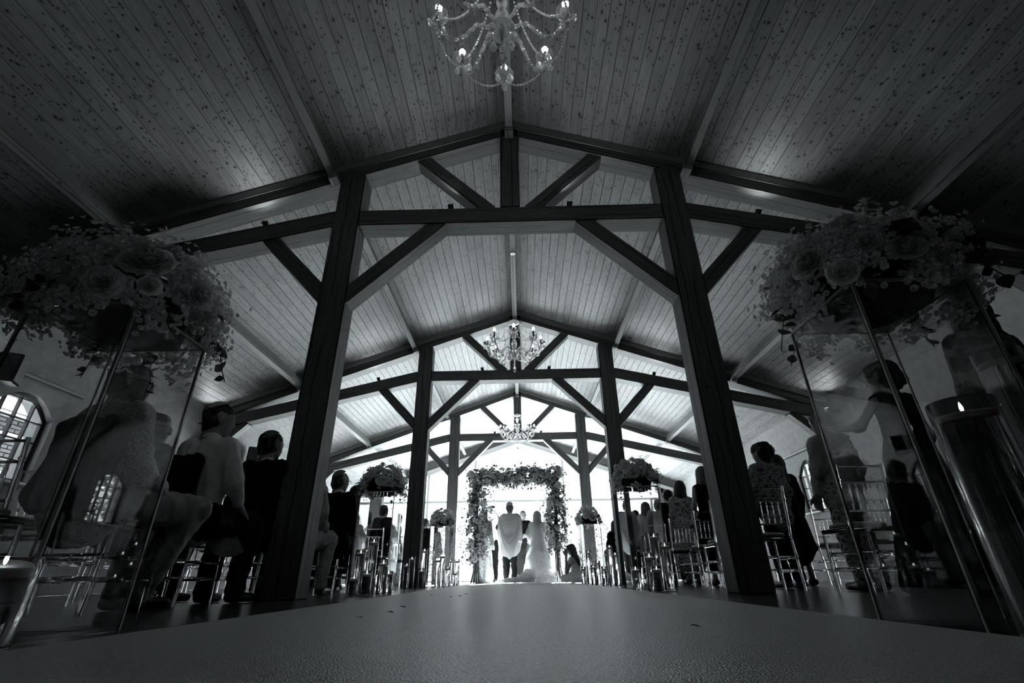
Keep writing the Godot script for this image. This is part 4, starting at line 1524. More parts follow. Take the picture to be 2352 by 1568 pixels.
func head_into(sh: Sh, T: Transform3D, cell: float, male: bool):
	# head of unit size 0.23 m, looking along -z, centre at T's origin
	var f := Field.new()
	var ad := func(a: Vector3, b: Vector3, ra: float, rb: float): f.add(a, b, ra, rb)
	ad.call(Vector3(0, 0.035, 0.02), Vector3(0, 0.03, -0.018), 0.079, 0.074)
	ad.call(Vector3(0, -0.01, -0.03), Vector3(0, -0.04, -0.035), 0.06, 0.052)
	ad.call(Vector3(-0.03, -0.062, -0.035), Vector3(0.03, -0.062, -0.035), 0.034, 0.034)
	ad.call(Vector3(0, -0.082, -0.062), Vector3(0, -0.088, -0.068), 0.022, 0.02)            # chin
	ad.call(Vector3(0, 0.008, -0.085), Vector3(0, -0.026, -0.104), 0.008, 0.0115)           # nose
	ad.call(Vector3(-0.035, 0.022, -0.073), Vector3(0.035, 0.022, -0.073), 0.015, 0.015)    # brow
	ad.call(Vector3(-0.018, -0.052, -0.079), Vector3(0.018, -0.052, -0.079), 0.0095, 0.0095)  # mouth
	for s: float in [-1.0, 1.0]:
		ad.call(Vector3(s * 0.036, -0.022, -0.066), Vector3(s * 0.04, -0.03, -0.05), 0.018, 0.022)   # cheek
		f.add(Vector3(s * 0.081, 0.018, 0.01), Vector3(s * 0.079, -0.028, 0.004), 0.017, 0.011, 1.0)  # ear
	var nr := 0.058 if male else 0.046
	ad.call(Vector3(0, -0.06, 0.02), Vector3(0, -0.17, 0.03), nr, nr * 1.06)
	var o := Sh.new()
	f.into(o, cell, 150.0)
	sh.add(o, T)

func hand_into(sh: Sh, wrist: Vector3, elbow: Vector3, cell: float, curl: float, side: float):
	var d := (wrist - elbow).normalized()
	var up := d.cross(Vector3(0, 0, -1))
	up = up.normalized() if up.length() > 0.2 else Vector3.RIGHT
	var pn := up.cross(d).normalized()          # out of the back of the hand
	var f := Field.new()
	f.add(wrist - d * 0.03, wrist + d * 0.03, 0.027, 0.03)
	f.add(wrist + d * 0.03 - up * 0.022, wrist + d * 0.085 - up * 0.03, 0.018, 0.014)
	f.add(wrist + d * 0.03 + up * 0.022, wrist + d * 0.085 + up * 0.03, 0.018, 0.014)
	var ln := [0.062, 0.075, 0.08, 0.07]
	for k in 4:
		var b := wrist + d * 0.09 + up * (k - 1.5) * 0.021
		var d1 := (d * cos(curl) - pn * sin(curl)).normalized()
		var d2 := (d * cos(curl * 2.1) - pn * sin(curl * 2.1)).normalized()
		var m: Vector3 = b + d1 * ln[k] * 0.5
		f.add(b - d * 0.012, m, 0.0105, 0.009)
		f.add(m, m + d2 * ln[k] * 0.5, 0.009, 0.0075)
	var tb := wrist + d * 0.035 + up * side * 0.03
	f.add(tb, tb + (d * 0.7 + up * side * 0.6).normalized() * 0.045, 0.0135, 0.011)
	f.add(tb + (d * 0.7 + up * side * 0.6).normalized() * 0.045, tb + (d * 0.9 + up * side * 0.42).normalized() * 0.078, 0.011, 0.009)
	f.into(sh, cell, 220.0)

func cap_part(parent: Node3D, T: Transform3D, m: Material, back := 0.55):
	# skullcap: a shallow dome on the crown with a piped rim
	var o := Sh.new()
	var rr := 0.0955
	var pr := []
	for k in 8:
		var an := 0.56 + (PI / 2 - 0.56) * k / 7.0
		pr.append(Vector2(maxf(rr * cos(an), 0.0), rr * sin(an)))
	pr[7].x = 0.0
	o.lathe(pr, 24)
	var rim := Sh.new()
	var ring := PackedVector3Array()
	for k in 25:
		var an := TAU * k / 24.0
		ring.append(Vector3(cos(an) * pr[0].x, pr[0].y, sin(an) * pr[0].x))
	rim.tube(ring, [0.0024], 5, false)
	var t := T * Transform3D(Basis(Vector3.RIGHT, back), Vector3(0, 0.044, 0.014))
	var c := part(parent, "skullcap", o, m, t)
	part(c, "piped_rim", rim, M.cap_trim)

func hair_part(parent: Node3D, T: Transform3D, kind: String, m: Material, cell: float):
	var f := Field.new()
	var k := 120.0
	var fold := 0.004
	if kind == "short" or kind == "balding":
		var r := 0.0 if kind == "short" else -0.006
		f.add(Vector3(0, 0.045 + r, 0.03), Vector3(0, 0.048 + r, -0.016), 0.083 + r, 0.073 + r)
		f.add(Vector3(-0.03, -0.02, 0.045), Vector3(0.03, -0.02, 0.045), 0.052, 0.052)
		f.add(Vector3(-0.022, -0.07, 0.058), Vector3(0.022, -0.07, 0.058), 0.026, 0.026)
	else:
		f.add(Vector3(0, 0.045, 0.03), Vector3(0, 0.05, -0.02), 0.092, 0.082)
		f.add(Vector3(0, -0.02, 0.045), Vector3(0, -0.06, 0.05), 0.075, 0.06)
	if kind == "bob" or kind == "long":
		var y := -0.115 if kind == "bob" else -0.2
		for s: float in [-1.0, 1.0]:
			f.add(Vector3(s * 0.06, 0.03, 0.02), Vector3(s * 0.082, y, 0.012), 0.04, 0.03)
			f.add(Vector3(s * 0.04, 0.0, 0.06), Vector3(s * 0.05, y - 0.01, 0.06), 0.05, 0.036)
		f.add(Vector3(0, 0.0, 0.065), Vector3(0, y - 0.015, 0.075), 0.055, 0.036)
		if kind == "long":
			f.add(Vector3(-0.05, -0.18, 0.07), Vector3(-0.04, -0.36, 0.085), 0.05, 0.03)
			f.add(Vector3(0.05, -0.18, 0.07), Vector3(0.04, -0.34, 0.085), 0.05, 0.03)
	if kind == "bun":
		f.add(Vector3(0, -0.03, 0.1), Vector3(0, -0.045, 0.118), 0.05, 0.045)
	if kind == "curly":
		var r := RandomNumberGenerator.new()
		r.seed = 4
		for q in 40:
			var d := Vector3(r.randfn(), r.randfn() * 0.8 + 0.25, r.randfn() + 0.45).normalized()
			f.add(Vector3(0, 0.02, 0.03) + d * 0.095, Vector3(0, 0.02, 0.03) + d * 0.103, 0.022, 0.02)
		fold = 0.008
	var o := Sh.new()
	f.into(o, cell, k, fold, Vector3(40, 9, 40) if kind != "curly" else Vector3(60, 60, 60), 3)
	part(parent, "hair", o, m, T)

func glasses_part(parent: Node3D, T: Transform3D):
	var o := Sh.new()
	for s: float in [-1.0, 1.0]:
		var ring := PackedVector3Array()
		for k in 13:
			var an := TAU * k / 12.0
			ring.append(Vector3(s * 0.034 + cos(an) * 0.024, 0.004 + sin(an) * 0.017, -0.1))
		o.tube(ring, [0.0022], 4, false)
		o.tube(PackedVector3Array([Vector3(s * 0.058, 0.008, -0.1), Vector3(s * 0.078, 0.01, -0.06), Vector3(s * 0.088, 0.012, 0.012)]), [0.0022], 4)
	o.tube(PackedVector3Array([Vector3(-0.01, 0.008, -0.101), Vector3(0.01, 0.008, -0.101)]), [0.0022], 4)
	part(parent, "glasses", o, M.lens_frame, T)

func face_parts(parent: Node3D, T: Transform3D):
	for s: float in [-1.0, 1.0]:
		var e := Sh.new()
		e.ball(Vector3(s * 0.032, 0.003, -0.084), Vector3(0.011, 0.006, 0.006), 4, 8)
		part(parent, "eye", e, M.eye_dark, T)
		var b := Sh.new()
		b.tube(PackedVector3Array([Vector3(s * 0.016, 0.024, -0.089), Vector3(s * 0.034, 0.029, -0.087), Vector3(s * 0.052, 0.022, -0.076)]), [0.004, 0.0045, 0.002], 5)
		part(parent, "eyebrow", b, M.hair_dark, T)
	var l := Sh.new()
	l.tube(PackedVector3Array([Vector3(-0.024, -0.051, -0.084), Vector3(0, -0.053, -0.0915), Vector3(0.024, -0.051, -0.084)]), [0.002, 0.0042, 0.002], 5)
	part(parent, "mouth", l, M.lip, T)

func joints(d: Dictionary) -> Dictionary:
	# joints in the person's own axes, facing -z; s scales a 1.70 m figure
	var s: float = d.get("s", 1.0)
	var sit: bool = d.get("sit", false)
	var lean: float = d.get("lean", 0.0)
	var by := 0.575 if sit else 0.92 * s
	var j := {}
	var up := func(y: float, x := 0.0, z := 0.0) -> Vector3:
		return Vector3(x * s, by + y * s, z * s - sin(lean) * y * s)
	j.pelvis = up.call(0.0)
	j.waist = up.call(0.14)
	j.chest = up.call(0.33, 0.0, 0.012)
	j.neck = up.call(0.49, 0.0, 0.02)
	j.head = up.call(0.655, 0.0, 0.0)
	var sw: float = d.get("sw", 0.17)
	for q: Array in [["l", -1.0], ["r", 1.0]]:
		var k: String = q[0]
		var sg: float = q[1]
		j["s" + k] = up.call(0.445, sg * sw, 0.02)
		j["h" + k] = up.call(-0.03, sg * 0.085)
		if sit:
			j["e" + k] = up.call(0.2, sg * (sw + 0.06), 0.0)
			j["w" + k] = up.call(0.06, sg * (sw - 0.02), -0.24)
			j["k" + k] = Vector3(sg * 0.13, 0.555, -0.44 * s)
			j["a" + k] = Vector3(sg * 0.13, 0.095, -0.40 * s)
			j["t" + k] = Vector3(sg * 0.145, 0.04, -0.57 * s)
		else:
			j["e" + k] = up.call(0.185, sg * (sw + 0.055), 0.03)
			j["w" + k] = up.call(-0.04, sg * (sw + 0.06), -0.06)
			j["k" + k] = Vector3(sg * 0.09, 0.49, -0.015) * Vector3(s, s, s)
			j["a" + k] = Vector3(sg * 0.095 * s, 0.095, 0.02)
			j["t" + k] = Vector3(sg * 0.11 * s, 0.04, -0.15)
	var own: Dictionary = d.get("pose", {})
	for k in own: j[k] = own[k]
	return j

func person(d: Dictionary, at: Vector3, turn: float, label: String, group := "") -> Node3D:
	if absf(at.x) < 1.15: at.y = 0.012           # on the runner
	var t := thing("person", at, turn, label, "person", group)
	var s: float = d.get("s", 1.0)
	var j := joints(d)
	var near: bool = d.get("near", false)
	var cell := 0.0175 if near else 0.025
	var male: bool = d.get("male", true)
	var wide: float = d.get("wide", 1.0)
	var HT := Transform3D(Basis(Vector3.UP, d.get("look", 0.0)) * Basis(Vector3.RIGHT, d.get("nod", 0.0)), j.head).scaled_local(Vector3.ONE * 1.06 * lerpf(1.0, s, 0.6))
	var skin: Material = d.get("skin", M.skin)
	# the body, head and hands as one skin
	var body := Sh.new()
	var f := Field.new()
	f.chain([j.pelvis, j.waist, j.chest, j.neck], [0.1 * s, 0.09 * s, 0.1 * s, 0.05 * s], 1.2)
	f.add(j.neck + Vector3(0, -0.02, 0), j.head + Vector3(0, -0.1, 0.025), 0.056 * s if male else 0.047 * s, 0.055 * s if male else 0.045 * s)
	for k: String in ["l", "r"]:
		f.chain([j["s" + k], j["e" + k], j["w" + k]], [0.042 * s, 0.036 * s, 0.027 * s])
		f.chain([j["h" + k], j["k" + k], j["a" + k]], [0.07 * s, 0.05 * s, 0.036 * s])
		f.add(j["a" + k] - Vector3(0, 0.04, 0), j["t" + k], 0.034, 0.026)
	f.into(body, 0.03, 60.0)
	head_into(body, HT, 0.0085 if near else 0.013, male)
	for k: String in ["l", "r"]:
		if d.get("hands", near): hand_into(body, j["w" + k], j["e" + k], 0.006, d.get("curl", 0.45), -1.0 if k == "l" else 1.0)
		else:
			var hd: Vector3 = (j["w" + k] - j["e" + k]).normalized()
			var hf := Field.new()
			hf.add(j["w" + k], j["w" + k] + hd * 0.08, 0.03, 0.034)
			hf.add(j["w" + k] + hd * 0.08, j["w" + k] + hd * 0.15, 0.026, 0.014)
			hf.into(body, 0.013, 120.0)
	part(t, "body", body, skin)
	# clothes
	var top: String = d.get("top", "jacket")
	var tm: Material = d.get("tm", M.suit_dark)
	var bm: Material = d.get("bm", M.suit_dark)
	var cl := Sh.new()
	f = Field.new()
	var puff := 1.12 if top == "jacket" else 1.0
	var rz := 1.32
	if top != "gown_only":
		f.chain([j.pelvis + Vector3(0, -0.04, 0), j.waist, j.chest], [0.158 * s * puff * wide, 0.142 * s * puff * wide, 0.163 * s * puff * wide], rz)
		f.add(j.sl.lerp(j.sr, 0.16), j.sr.lerp(j.sl, 0.16), 0.078 * s * puff, 0.078 * s * puff)
		f.add(j.chest + Vector3(0, 0.06, 0), j.neck + Vector3(0, -0.035, 0), 0.125 * s, 0.062 * s, 1.2)
	if top != "sleeveless" and top != "gown_only":
		for k: String in ["l", "r"]:
			var sl: float = d.get("sleeve", 1.0)
			var e: Vector3 = j["e" + k]
			var w: Vector3 = e.lerp(j["w" + k], sl)
			f.chain([j["s" + k], e, w], [0.064 * s * puff, 0.053 * s * puff, 0.046 * s * puff])
	if top == "jacket" or top == "shirt_out":
		var hem: Vector3 = j.pelvis + Vector3(0, -0.02 if d.get("sit", false) else -0.13 * s, 0.02)
		f.add(j.waist, hem, 0.15 * s * puff * wide, 0.172 * s * puff * wide, rz)
	if top == "blouse":
		f.add(j.waist, j.pelvis + Vector3(0, -0.12 * s, 0.01), 0.14 * s * wide, 0.185 * s * wide, 1.15)
	f.into(cl, cell, 55.0, d.get("fold", 0.012), Vector3(9, 5, 9), 5 + int(at.x * 10))
	part(t, {"jacket": "jacket", "shirt": "shirt", "shirt_out": "shirt", "blouse": "blouse"}.get(top, "bodice"), cl, tm)
	if d.get("collar", top == "jacket"):
		var co := Sh.new()
		co.lathe([Vector2(0.066, -0.02), Vector2(0.068, 0.0), Vector2(0.063, 0.028), Vector2(0.059, 0.028), Vector2(0.061, -0.02)], 16, Transform3D(Basis(Vector3.RIGHT, -0.3), j.neck + Vector3(0, 0.028 * s, 0.006)))
		part(t, "collar", co, d.get("cm", M.shirt_white))
	var bot: String = d.get("bottom", "trousers")
	var lo := Sh.new()
	f = Field.new()
	if bot == "trousers":
		f.add(j.hl, j.hr, 0.118 * s * wide, 0.118 * s * wide)
		for k: String in ["l", "r"]:
			f.chain([j["h" + k], j["k" + k], j["a" + k] + Vector3(0, 0.0, 0)], [0.108 * s * wide, 0.083 * s, 0.064 * s])
		f.into(lo, cell, 70.0, 0.011, Vector3(12, 7, 12), 9)
		part(t, "trousers", lo, bm)
	else:
		var hem_y: float = d.get("hem", 0.42)
		var flare: float = d.get("flare", 0.2)
		if d.get("sit", false):
			f.add(j.pelvis, (j.kl + j.kr) / 2, 0.17 * s * wide, 0.16, 0.9)
			f.add((j.kl + j.kr) / 2, (j.al + j.ar) / 2 + Vector3(0, hem_y, 0.0), 0.15, 0.16, 1.0)
		else:
			var n := 9
			f.chain([j.waist, j.pelvis, Vector3(j.pelvis.x, lerpf(j.pelvis.y, hem_y, 0.5), j.pelvis.z), Vector3(j.pelvis.x, hem_y, j.pelvis.z)], [0.135 * s * wide, 0.175 * s * wide, lerpf(0.175, flare, 0.55) * wide, flare * wide], 1.12)
			for q in n:      # hanging folds
				var an := TAU * q / n
				var c := Vector3(cos(an), 0, sin(an))
				f.add(j.pelvis + c * 0.13 * s * wide, Vector3(j.pelvis.x, hem_y, j.pelvis.z) + c * flare * wide * 0.95, 0.03, 0.045)
		f.into(lo, cell, 60.0, 0.008, Vector3(14, 3, 14), 2)
		part(t, "skirt", lo, bm)
	if d.get("shoes", true):
		for k: String in ["l", "r"]:
			var sh := Sh.new()
			f = Field.new()
			var a: Vector3 = j["a" + k]
			var tt: Vector3 = j["t" + k]
			f.add(Vector3(a.x, a.y - 0.052, a.z + 0.035), Vector3(a.x, a.y - 0.045, a.z - 0.02), 0.04, 0.043)
			f.add(Vector3(a.x, a.y - 0.055, a.z - 0.02), Vector3(tt.x, a.y - 0.062, tt.z), 0.04, 0.031)
			f.into(sh, 0.012, 130.0)
			part(t, "shoe", sh, M.shoe)
	var hair: String = d.get("hair", "short")
	if hair != "none": hair_part(t, HT, hair, d.get("hm", M.hair_dark), 0.0085 if near else 0.013)
	if d.get("beard", false):
		var bf := Field.new()
		bf.add(Vector3(-0.035, -0.065, -0.05), Vector3(0.035, -0.065, -0.05), 0.032, 0.032)
		bf.add(Vector3(0, -0.085, -0.068), Vector3(0, -0.115, -0.07), 0.03, 0.02)
		for bs: float in [-1.0, 1.0]: bf.add(Vector3(bs * 0.05, -0.06, -0.04), Vector3(bs * 0.072, -0.01, -0.01), 0.02, 0.012)
		var bo := Sh.new()
		bf.into(bo, 0.009, 130.0, 0.003, Vector3(40, 20, 40), 3)
		part(t, "beard", bo, M.hair_grey, HT)
	if d.get("cap", false): cap_part(t, HT, d.get("capm", M.cap_cloth), d.get("capback", 0.5))
	if d.get("specs", false): glasses_part(t, HT)
	if d.get("face", false): face_parts(t, HT)
	return t

func who(hx: float, hy: float, z: float, sit := false) -> Array:
	# place and scale of a figure whose crown the photograph shows at that pixel, standing or sitting at that distance
	var p := px(hx, hy, z)
	var s := (p.y - 0.575) / 0.785 if sit else p.y / 1.70
	return [Vector3(p.x, 0, z), clampf(s, 0.85, 1.16)]

func seat(hx: float, hy: float, z: float, turn: float, d: Dictionary, label: String) -> Node3D:
	var w := who(hx, hy, z, true)
	d.sit = true
	d.s = w[1]
	return person(d, w[0], turn, label)

func stand(hx: float, hy: float, z: float, turn: float, d: Dictionary, label: String) -> Node3D:
	var w := who(hx, hy, z)
	d.s = w[1]
	return person(d, w[0], turn, label)

func build_people():
	people_materials()
	left_guests()
	right_guests()
	wedding_party()
	loose_things()

func left_guests():
	seat(318, 838, -2.75, -0.25, {"near": true, "top": "shirt_out", "tm": M.print_paisley, "bm": M.trousers_grey, "hair": "short", "hm": M.hair_grey, "cap": true, "capm": M.cap_cloth, "look": -0.75, "wide": 1.26, "sw": 0.2, "specs": true, "pose": {"kr": Vector3(0.22, 0.56, -0.5), "ar": Vector3(0.05, 0.095, -0.42), "tr": Vector3(0.1, 0.04, -0.58)}}, "seated man in a patterned jacket, pale trousers and large skullcap")
	seat(514, 928, -3.6, -0.15, {"near": true, "top": "shirt", "tm": M.shirt_white, "bm": M.suit_dark, "hm": M.hair_dark, "cap": true, "capm": M.cap_pale, "look": -0.7, "wide": 1.05, "sleeve": 0.75, "collar": true, "pose": {"er": Vector3(0.27, 0.79, 0.0), "wr": Vector3(0.2, 0.66, -0.2)}}, "seated man in a white shirt and skullcap, jacket hung behind him")
	seat(630, 992, -4.45, -0.1, {"near": true, "tm": M.suit_black, "bm": M.suit_black, "hm": M.hair_black, "cap": true, "capm": M.cap_cloth, "look": -0.35}, "seated man in a black suit and piped skullcap beside the oak post")
	seat(368, 948, -3.85, -0.2, {"near": true, "tm": M.suit_dark, "hm": M.hair_grey, "look": -0.9, "specs": true}, "grey-haired man with glasses seated beyond the patterned jacket")
	seat(712, 1040, -5.3, -0.1, {"near": true, "tm": M.suit_light, "bm": M.suit_light, "hm": M.hair_mid, "look": -0.3, "wide": 1.1}, "man in a light suit seated right behind the oak post")
	seat(786, 1082, -6.15, -0.12, {"near": true, "tm": M.suit_dark, "bm": M.suit_dark, "hair": "balding", "hm": M.hair_mid, "cap": true, "capm": M.cap_cloth, "specs": true, "look": -0.5}, "seated man in a dark suit with glasses and close-cropped hair")
	seat(742, 1112, -6.9, 0.0, {"tm": M.suit_black, "hm": M.hair_dark}, "guest seated between the light suit and the dark suit, mostly hidden")
	stand(820, 1118, -8.0, -0.1, {"male": false, "top": "blouse", "tm": M.dress_dark, "bottom": "skirt", "bm": M.dress_dark, "hair": "bob", "hm": M.hair_black}, "dark-haired woman in black half hidden by the round bouquet")
	stand(884, 1163, -9.9, -0.2, {"tm": M.suit_black, "bm": M.suit_black, "hm": M.hair_black, "cap": true}, "man in a black suit seen through the pedestal by the man in glasses")
	stand(846, 1188, -10.8, -0.1, {"male": false, "top": "blouse", "tm": M.print_pale, "bottom": "skirt", "bm": M.print_pale, "hair": "bob", "hm": M.hair_mid}, "woman in a pale print seen through the pedestal by the man in glasses")
	stand(915, 1186, -11.3, -0.9, {"male": false, "top": "sleeveless", "tm": M.dress_pale, "bottom": "skirt", "bm": M.dress_pale, "hem": 0.1, "flare": 0.22, "hair": "bun", "hm": M.hair_dark, "skin": M.skin_pale}, "woman in a long pale dress turned to the aisle beside a post")
	stand(978, 1200, -12.2, -0.2, {"tm": M.suit_black, "bm": M.suit_black, "hair": "balding", "hm": M.hair_grey}, "grey-haired balding man in a black suit near the flower arch")
	stand(999, 1224, -13.4, -0.5, {"male": false, "top": "blouse", "tm": M.print_flowers, "bottom": "skirt", "bm": M.print_flowers, "hem": 0.15, "hair": "bob", "hm": M.hair_mid}, "woman in a patterned dress standing behind the grey-haired balding man")

func right_guests():
	stand(2195, 690, -2.55, 0.1, {"near": true, "male": false, "top": "blouse", "tm": M.print_big_flowers, "bottom": "skirt", "bm": M.dress_black, "hem": 0.12, "flare": 0.24, "hair": "long", "hm": M.hair_black, "wide": 1.2}, "long-haired woman in a black dress with large flowers by the tall candles")
	stand(2012, 838, -3.5, 0.25, {"near": true, "male": false, "top": "sleeveless", "tm": M.dress_dark, "bottom": "skirt", "bm": M.print_leopard, "hem": 0.06, "flare": 0.3, "hair": "bun", "hm": M.hair_black, "look": 0.3, "pose": {"el": Vector3(-0.26, 1.12, -0.1), "wl": Vector3(-0.24, 1.17, -0.33)}}, "dark-haired woman with a bun holding up an open hand fan")
	stand(1880, 951, -4.65, 0.1, {"near": true, "male": false, "top": "blouse", "tm": M.print_lace, "bottom": "trousers", "bm": M.print_flowers, "hair": "bob", "hm": M.hair_fair, "look": 0.5, "fold": 0.016}, "fair-haired woman in a lace blouse and patterned trousers")
	stand(1742, 1021, -5.7, 0.15, {"near": true, "male": false, "top": "blouse", "tm": M.print_flowers, "bottom": "trousers", "bm": M.suit_black, "hair": "curly", "hm": M.hair_black, "look": 0.4}, "woman with short curly hair in a printed blouse by the oak post")
	stand(1776, 1048, -6.7, 0.1, {"male": false, "top": "blouse", "tm": M.dress_dark, "bottom": "skirt", "bm": M.dress_dark, "hair": "long", "hm": M.hair_mid}, "long-haired woman in dark clothes beyond the curly-haired woman")
	stand(1609, 1074, -7.6, 0.05, {"near": true, "male": false, "top": "sleeveless", "tm": M.dress_black, "bottom": "skirt", "bm": M.dress_black, "hem": 0.35, "flare": 0.2, "hair": "bob", "hm": M.hair_fair, "pose": {"wl": Vector3(-0.2, 0.86, -0.16)}}, "woman with a fair bob in a sleeveless black dress")
	stand(1557, 1107, -8.5, 0.1, {"male": false, "top": "blouse", "tm": M.print_flowers, "bottom": "skirt", "bm": M.print_flowers, "hem": 0.3, "hair": "bob", "hm": M.hair_mid, "wide": 1.1}, "woman with a brown bob in a patterned dress beside the black dress")
	stand(1531, 1126, -9.2, 0.1, {"tm": M.suit_black, "bm": M.suit_black, "hm": M.hair_black}, "short-haired man in black beyond the patterned dress")
	stand(1503, 1145, -10.0, 0.1, {"male": false, "top": "blouse", "tm": M.shirt_pale, "bottom": "trousers", "bm": M.suit_grey, "hair": "bob", "hm": M.hair_grey}, "grey-haired woman in a pale top beyond the man in black")
	stand(1480, 1155, -10.7, 0.1, {"male": false, "top": "blouse", "tm": M.dress_pale, "bottom": "skirt", "bm": M.suit_grey, "hair": "bob", "hm": M.hair_mid}, "woman in a light dress with a brown bob beyond the pale top")
	stand(1458, 1173, -11.6, 0.0, {"tm": M.suit_black, "bm": M.suit_black, "hm": M.hair_dark}, "man in a black suit standing between the light dress and tall man")
	stand(1432, 1146, -10.3, 0.4, {"tm": M.suit_light, "bm": M.suit_light, "hm": M.hair_dark, "hair": "short"}, "tall man in a light suit standing near the sitting girl")
	seat(1412, 1208, -11.4, 0.2, {"male": false, "top": "blouse", "tm": M.suit_black, "bottom": "skirt", "bm": M.suit_black, "hair": "bob", "hm": M.hair_mid}, "woman in black seated behind the low candles near the sitting girl")

func wedding_party():
	var z := -13.0
	# groom
	var g := stand(1171, 1155, z, -0.05, {"near": true, "male": true, "tm": M.suit_navy, "bm": M.suit_navy, "hm": M.hair_grey, "hair": "balding", "cap": true, "capm": M.cap_pale, "skin": M.skin_pale, "look": -0.15, "pose": {"el": Vector3(-0.30, 1.27, -0.04), "er": Vector3(0.30, 1.27, -0.04), "wl": Vector3(-0.14, 1.2, -0.3), "wr": Vector3(0.14, 1.2, -0.3)}}, "groom in a long white prayer shawl seen from behind under the arch")
	# the shawl: one open sheet over shoulders and back, its lower edge hanging in a curve
	var sh := Sh.new()
	var nr := 30
	var nc := 34
	for r in nr + 1:
		var w := float(r) / nr
		for c in nc + 1:
			var u := -1.0 + 2.0 * c / nc
			var yb := 0.57 + 0.34 * pow(absf(u), 3.0)
			var yt := 1.60 - 0.12 * u * u
			var y := lerpf(yt, yb, w)
			var an := u * lerpf(1.75, 1.2, w)
			var rx := 0.325 - 0.05 * pow(1.0 - w, 6.0)
			var rz := 0.185 + 0.05 * w
			if w < 0.12: rz *= 0.62 + 0.38 * w / 0.12
			# swags that hang from both shoulders and meet low in the middle
			var swag := sin((w * 1.0 - 0.55 * u * u + 0.2) * 15.0) * 0.042 * smoothstep(0.25, 0.6, w) * (1.0 - 0.5 * absf(u))
			var pleat := sin(u * 17.0 + w * 2.0) * 0.012 * smoothstep(0.1, 0.5, w) * absf(u)
			sh.vert(Vector3(sin(an) * (rx + pleat), y, cos(an) * (rz + swag) + 0.03), Vector3.ZERO)
	for r in nr:
		for c in nc:
			var a := r * (nc + 1) + c
			sh.quad(a, a + nc + 1, a + nc + 2, a + 1)
	smooth_normals(sh)
	var shawl := part(g, "prayer_shawl", sh, M.shawl_white)
	# two loops of the cloth hanging from shoulder to shoulder over the back
	for lp in 2:
		var fo := Sh.new()
		var dip: float = [0.78, 0.5][lp]
		var wid: float = [0.30, 0.2][lp]
		for r in 9:
			var w := r / 8.0
			for c in nc + 1:
				var u := -1.0 + 2.0 * c / nc
				var hang := 1.0 - pow(absf(u), 2.3)
				var y := 1.47 - 0.1 * lp - dip * hang + 0.16 * absf(u) - (w - 0.5) * (0.05 + wid * hang)
				var bulge := 0.035 * sin(PI * w) + 0.012 * sin(w * 12.0)
				fo.vert(Vector3(u * (0.31 - 0.03 * lp), y, 0.06 + 0.215 * sqrt(maxf(0.0, 1.0 - 0.85 * u * u)) + bulge * (0.4 + hang)), Vector3.ZERO)
		for r in 8:
			for c in nc:
				var a := r * (nc + 1) + c
				fo.quad(a, a + nc + 1, a + nc + 2, a + 1)
		smooth_normals(fo)
		part(shawl, "shawl_fold", fo, M.shawl_white)
	var script := Sh.new()
	for k in 8:
		var x := -0.1 + k * 0.024
		script.tube(PackedVector3Array([Vector3(x, 1.425 + 0.008 * sin(k * 2.1), 0.226), Vector3(x + 0.009, 1.44 + 0.006 * cos(k * 1.7), 0.226), Vector3(x + 0.016, 1.43, 0.226)]), [0.0035], 4)
	part(g, "shawl_lettering", script, M.suit_dark)
	var band := Sh.new()
	for k in 9:
		band.box(Transform3D(Basis(Vector3.BACK, 0.05), Vector3(0.325 - 0.002 * k, 1.36 - 0.055 * k, 0.0)), Vector3(0.012, 0.038, 0.1), 0.004)
	part(g, "shawl_stripes", band, M.suit_dark)
	# bride
	var b := stand(1233, 1176, z + 0.15, 0.05, {"near": true, "male": false, "top": "blouse", "tm": M.gown_white, "bottom": "skirt", "bm": M.gown_white, "hem": 0.1, "flare": 0.42, "hair": "long", "hm": M.hair_mid, "skin": M.skin_pale, "pose": {"el": Vector3(-0.25, 1.1, -0.02), "wl": Vector3(-0.2, 0.98, -0.22), "er": Vector3(0.25, 1.1, -0.02), "wr": Vector3(0.12, 1.0, -0.25)}}, "bride in a white gown and long sheer veil seen from behind")
	var tr := Field.new()
	tr.add(Vector3(0, 0.5, 0.12), Vector3(0.0, 0.13, 0.5), 0.25, 0.1)
	for k in 9:
		var an := -0.25 + (PI + 0.5) * k / 8.0
		tr.chain([Vector3(cos(an) * 0.3, 0.16, 0.2 + sin(an) * 0.12), Vector3(cos(an) * (0.52 if cos(an) < 0.0 else 0.4), 0.07, 0.32 + sin(an) * 0.24), Vector3(cos(an) * (0.74 if cos(an) < 0.0 else 0.5) - 0.12, 0.05, 0.42 + sin(an) * 0.28)], [0.12, 0.06, 0.035])
	tr.chain([Vector3(-0.4, 0.07, 0.4), Vector3(-0.75, 0.05, 0.42), Vector3(-0.95, 0.05, 0.36)], [0.06, 0.04, 0.03])
	var ts := Sh.new()
	tr.into(ts, 0.022, 45.0, 0.014, Vector3(9, 9, 9), 6)
	for i in ts.v.size(): ts.v[i].y = maxf(ts.v[i].y, 0.013)
	part(b, "train", ts, M.gown_white)
	var v := Sh.new()
	var rows := 14
	var cols := 22
	for r in rows + 1:
		var fr := float(r) / rows
		for c in cols + 1:
			var u := -1.0 + 2.0 * c / cols
			var an := u * lerpf(1.75, 1.45, fr)
			var rad := lerpf(0.105, 0.33, pow(fr, 0.8)) * (1.0 + 0.05 * sin(u * 14.0) * fr)
			var y := lerpf(1.60, 0.5, fr) + (0.06 * (1.0 - minf(1.0, fr * 6.0)) * cos(u * 1.3))
			v.vert(Vector3(sin(an) * rad, y, cos(an) * rad * (0.8 if fr > 0.15 else 0.95) + 0.02), Vector3.ZERO)
	for r in rows:
		for c in cols:
			var a := r * (cols + 1) + c
			v.quad(a, a + cols + 1, a + cols + 2, a + 1)
	smooth_normals(v)
	part(b, "veil", v, M.veil)
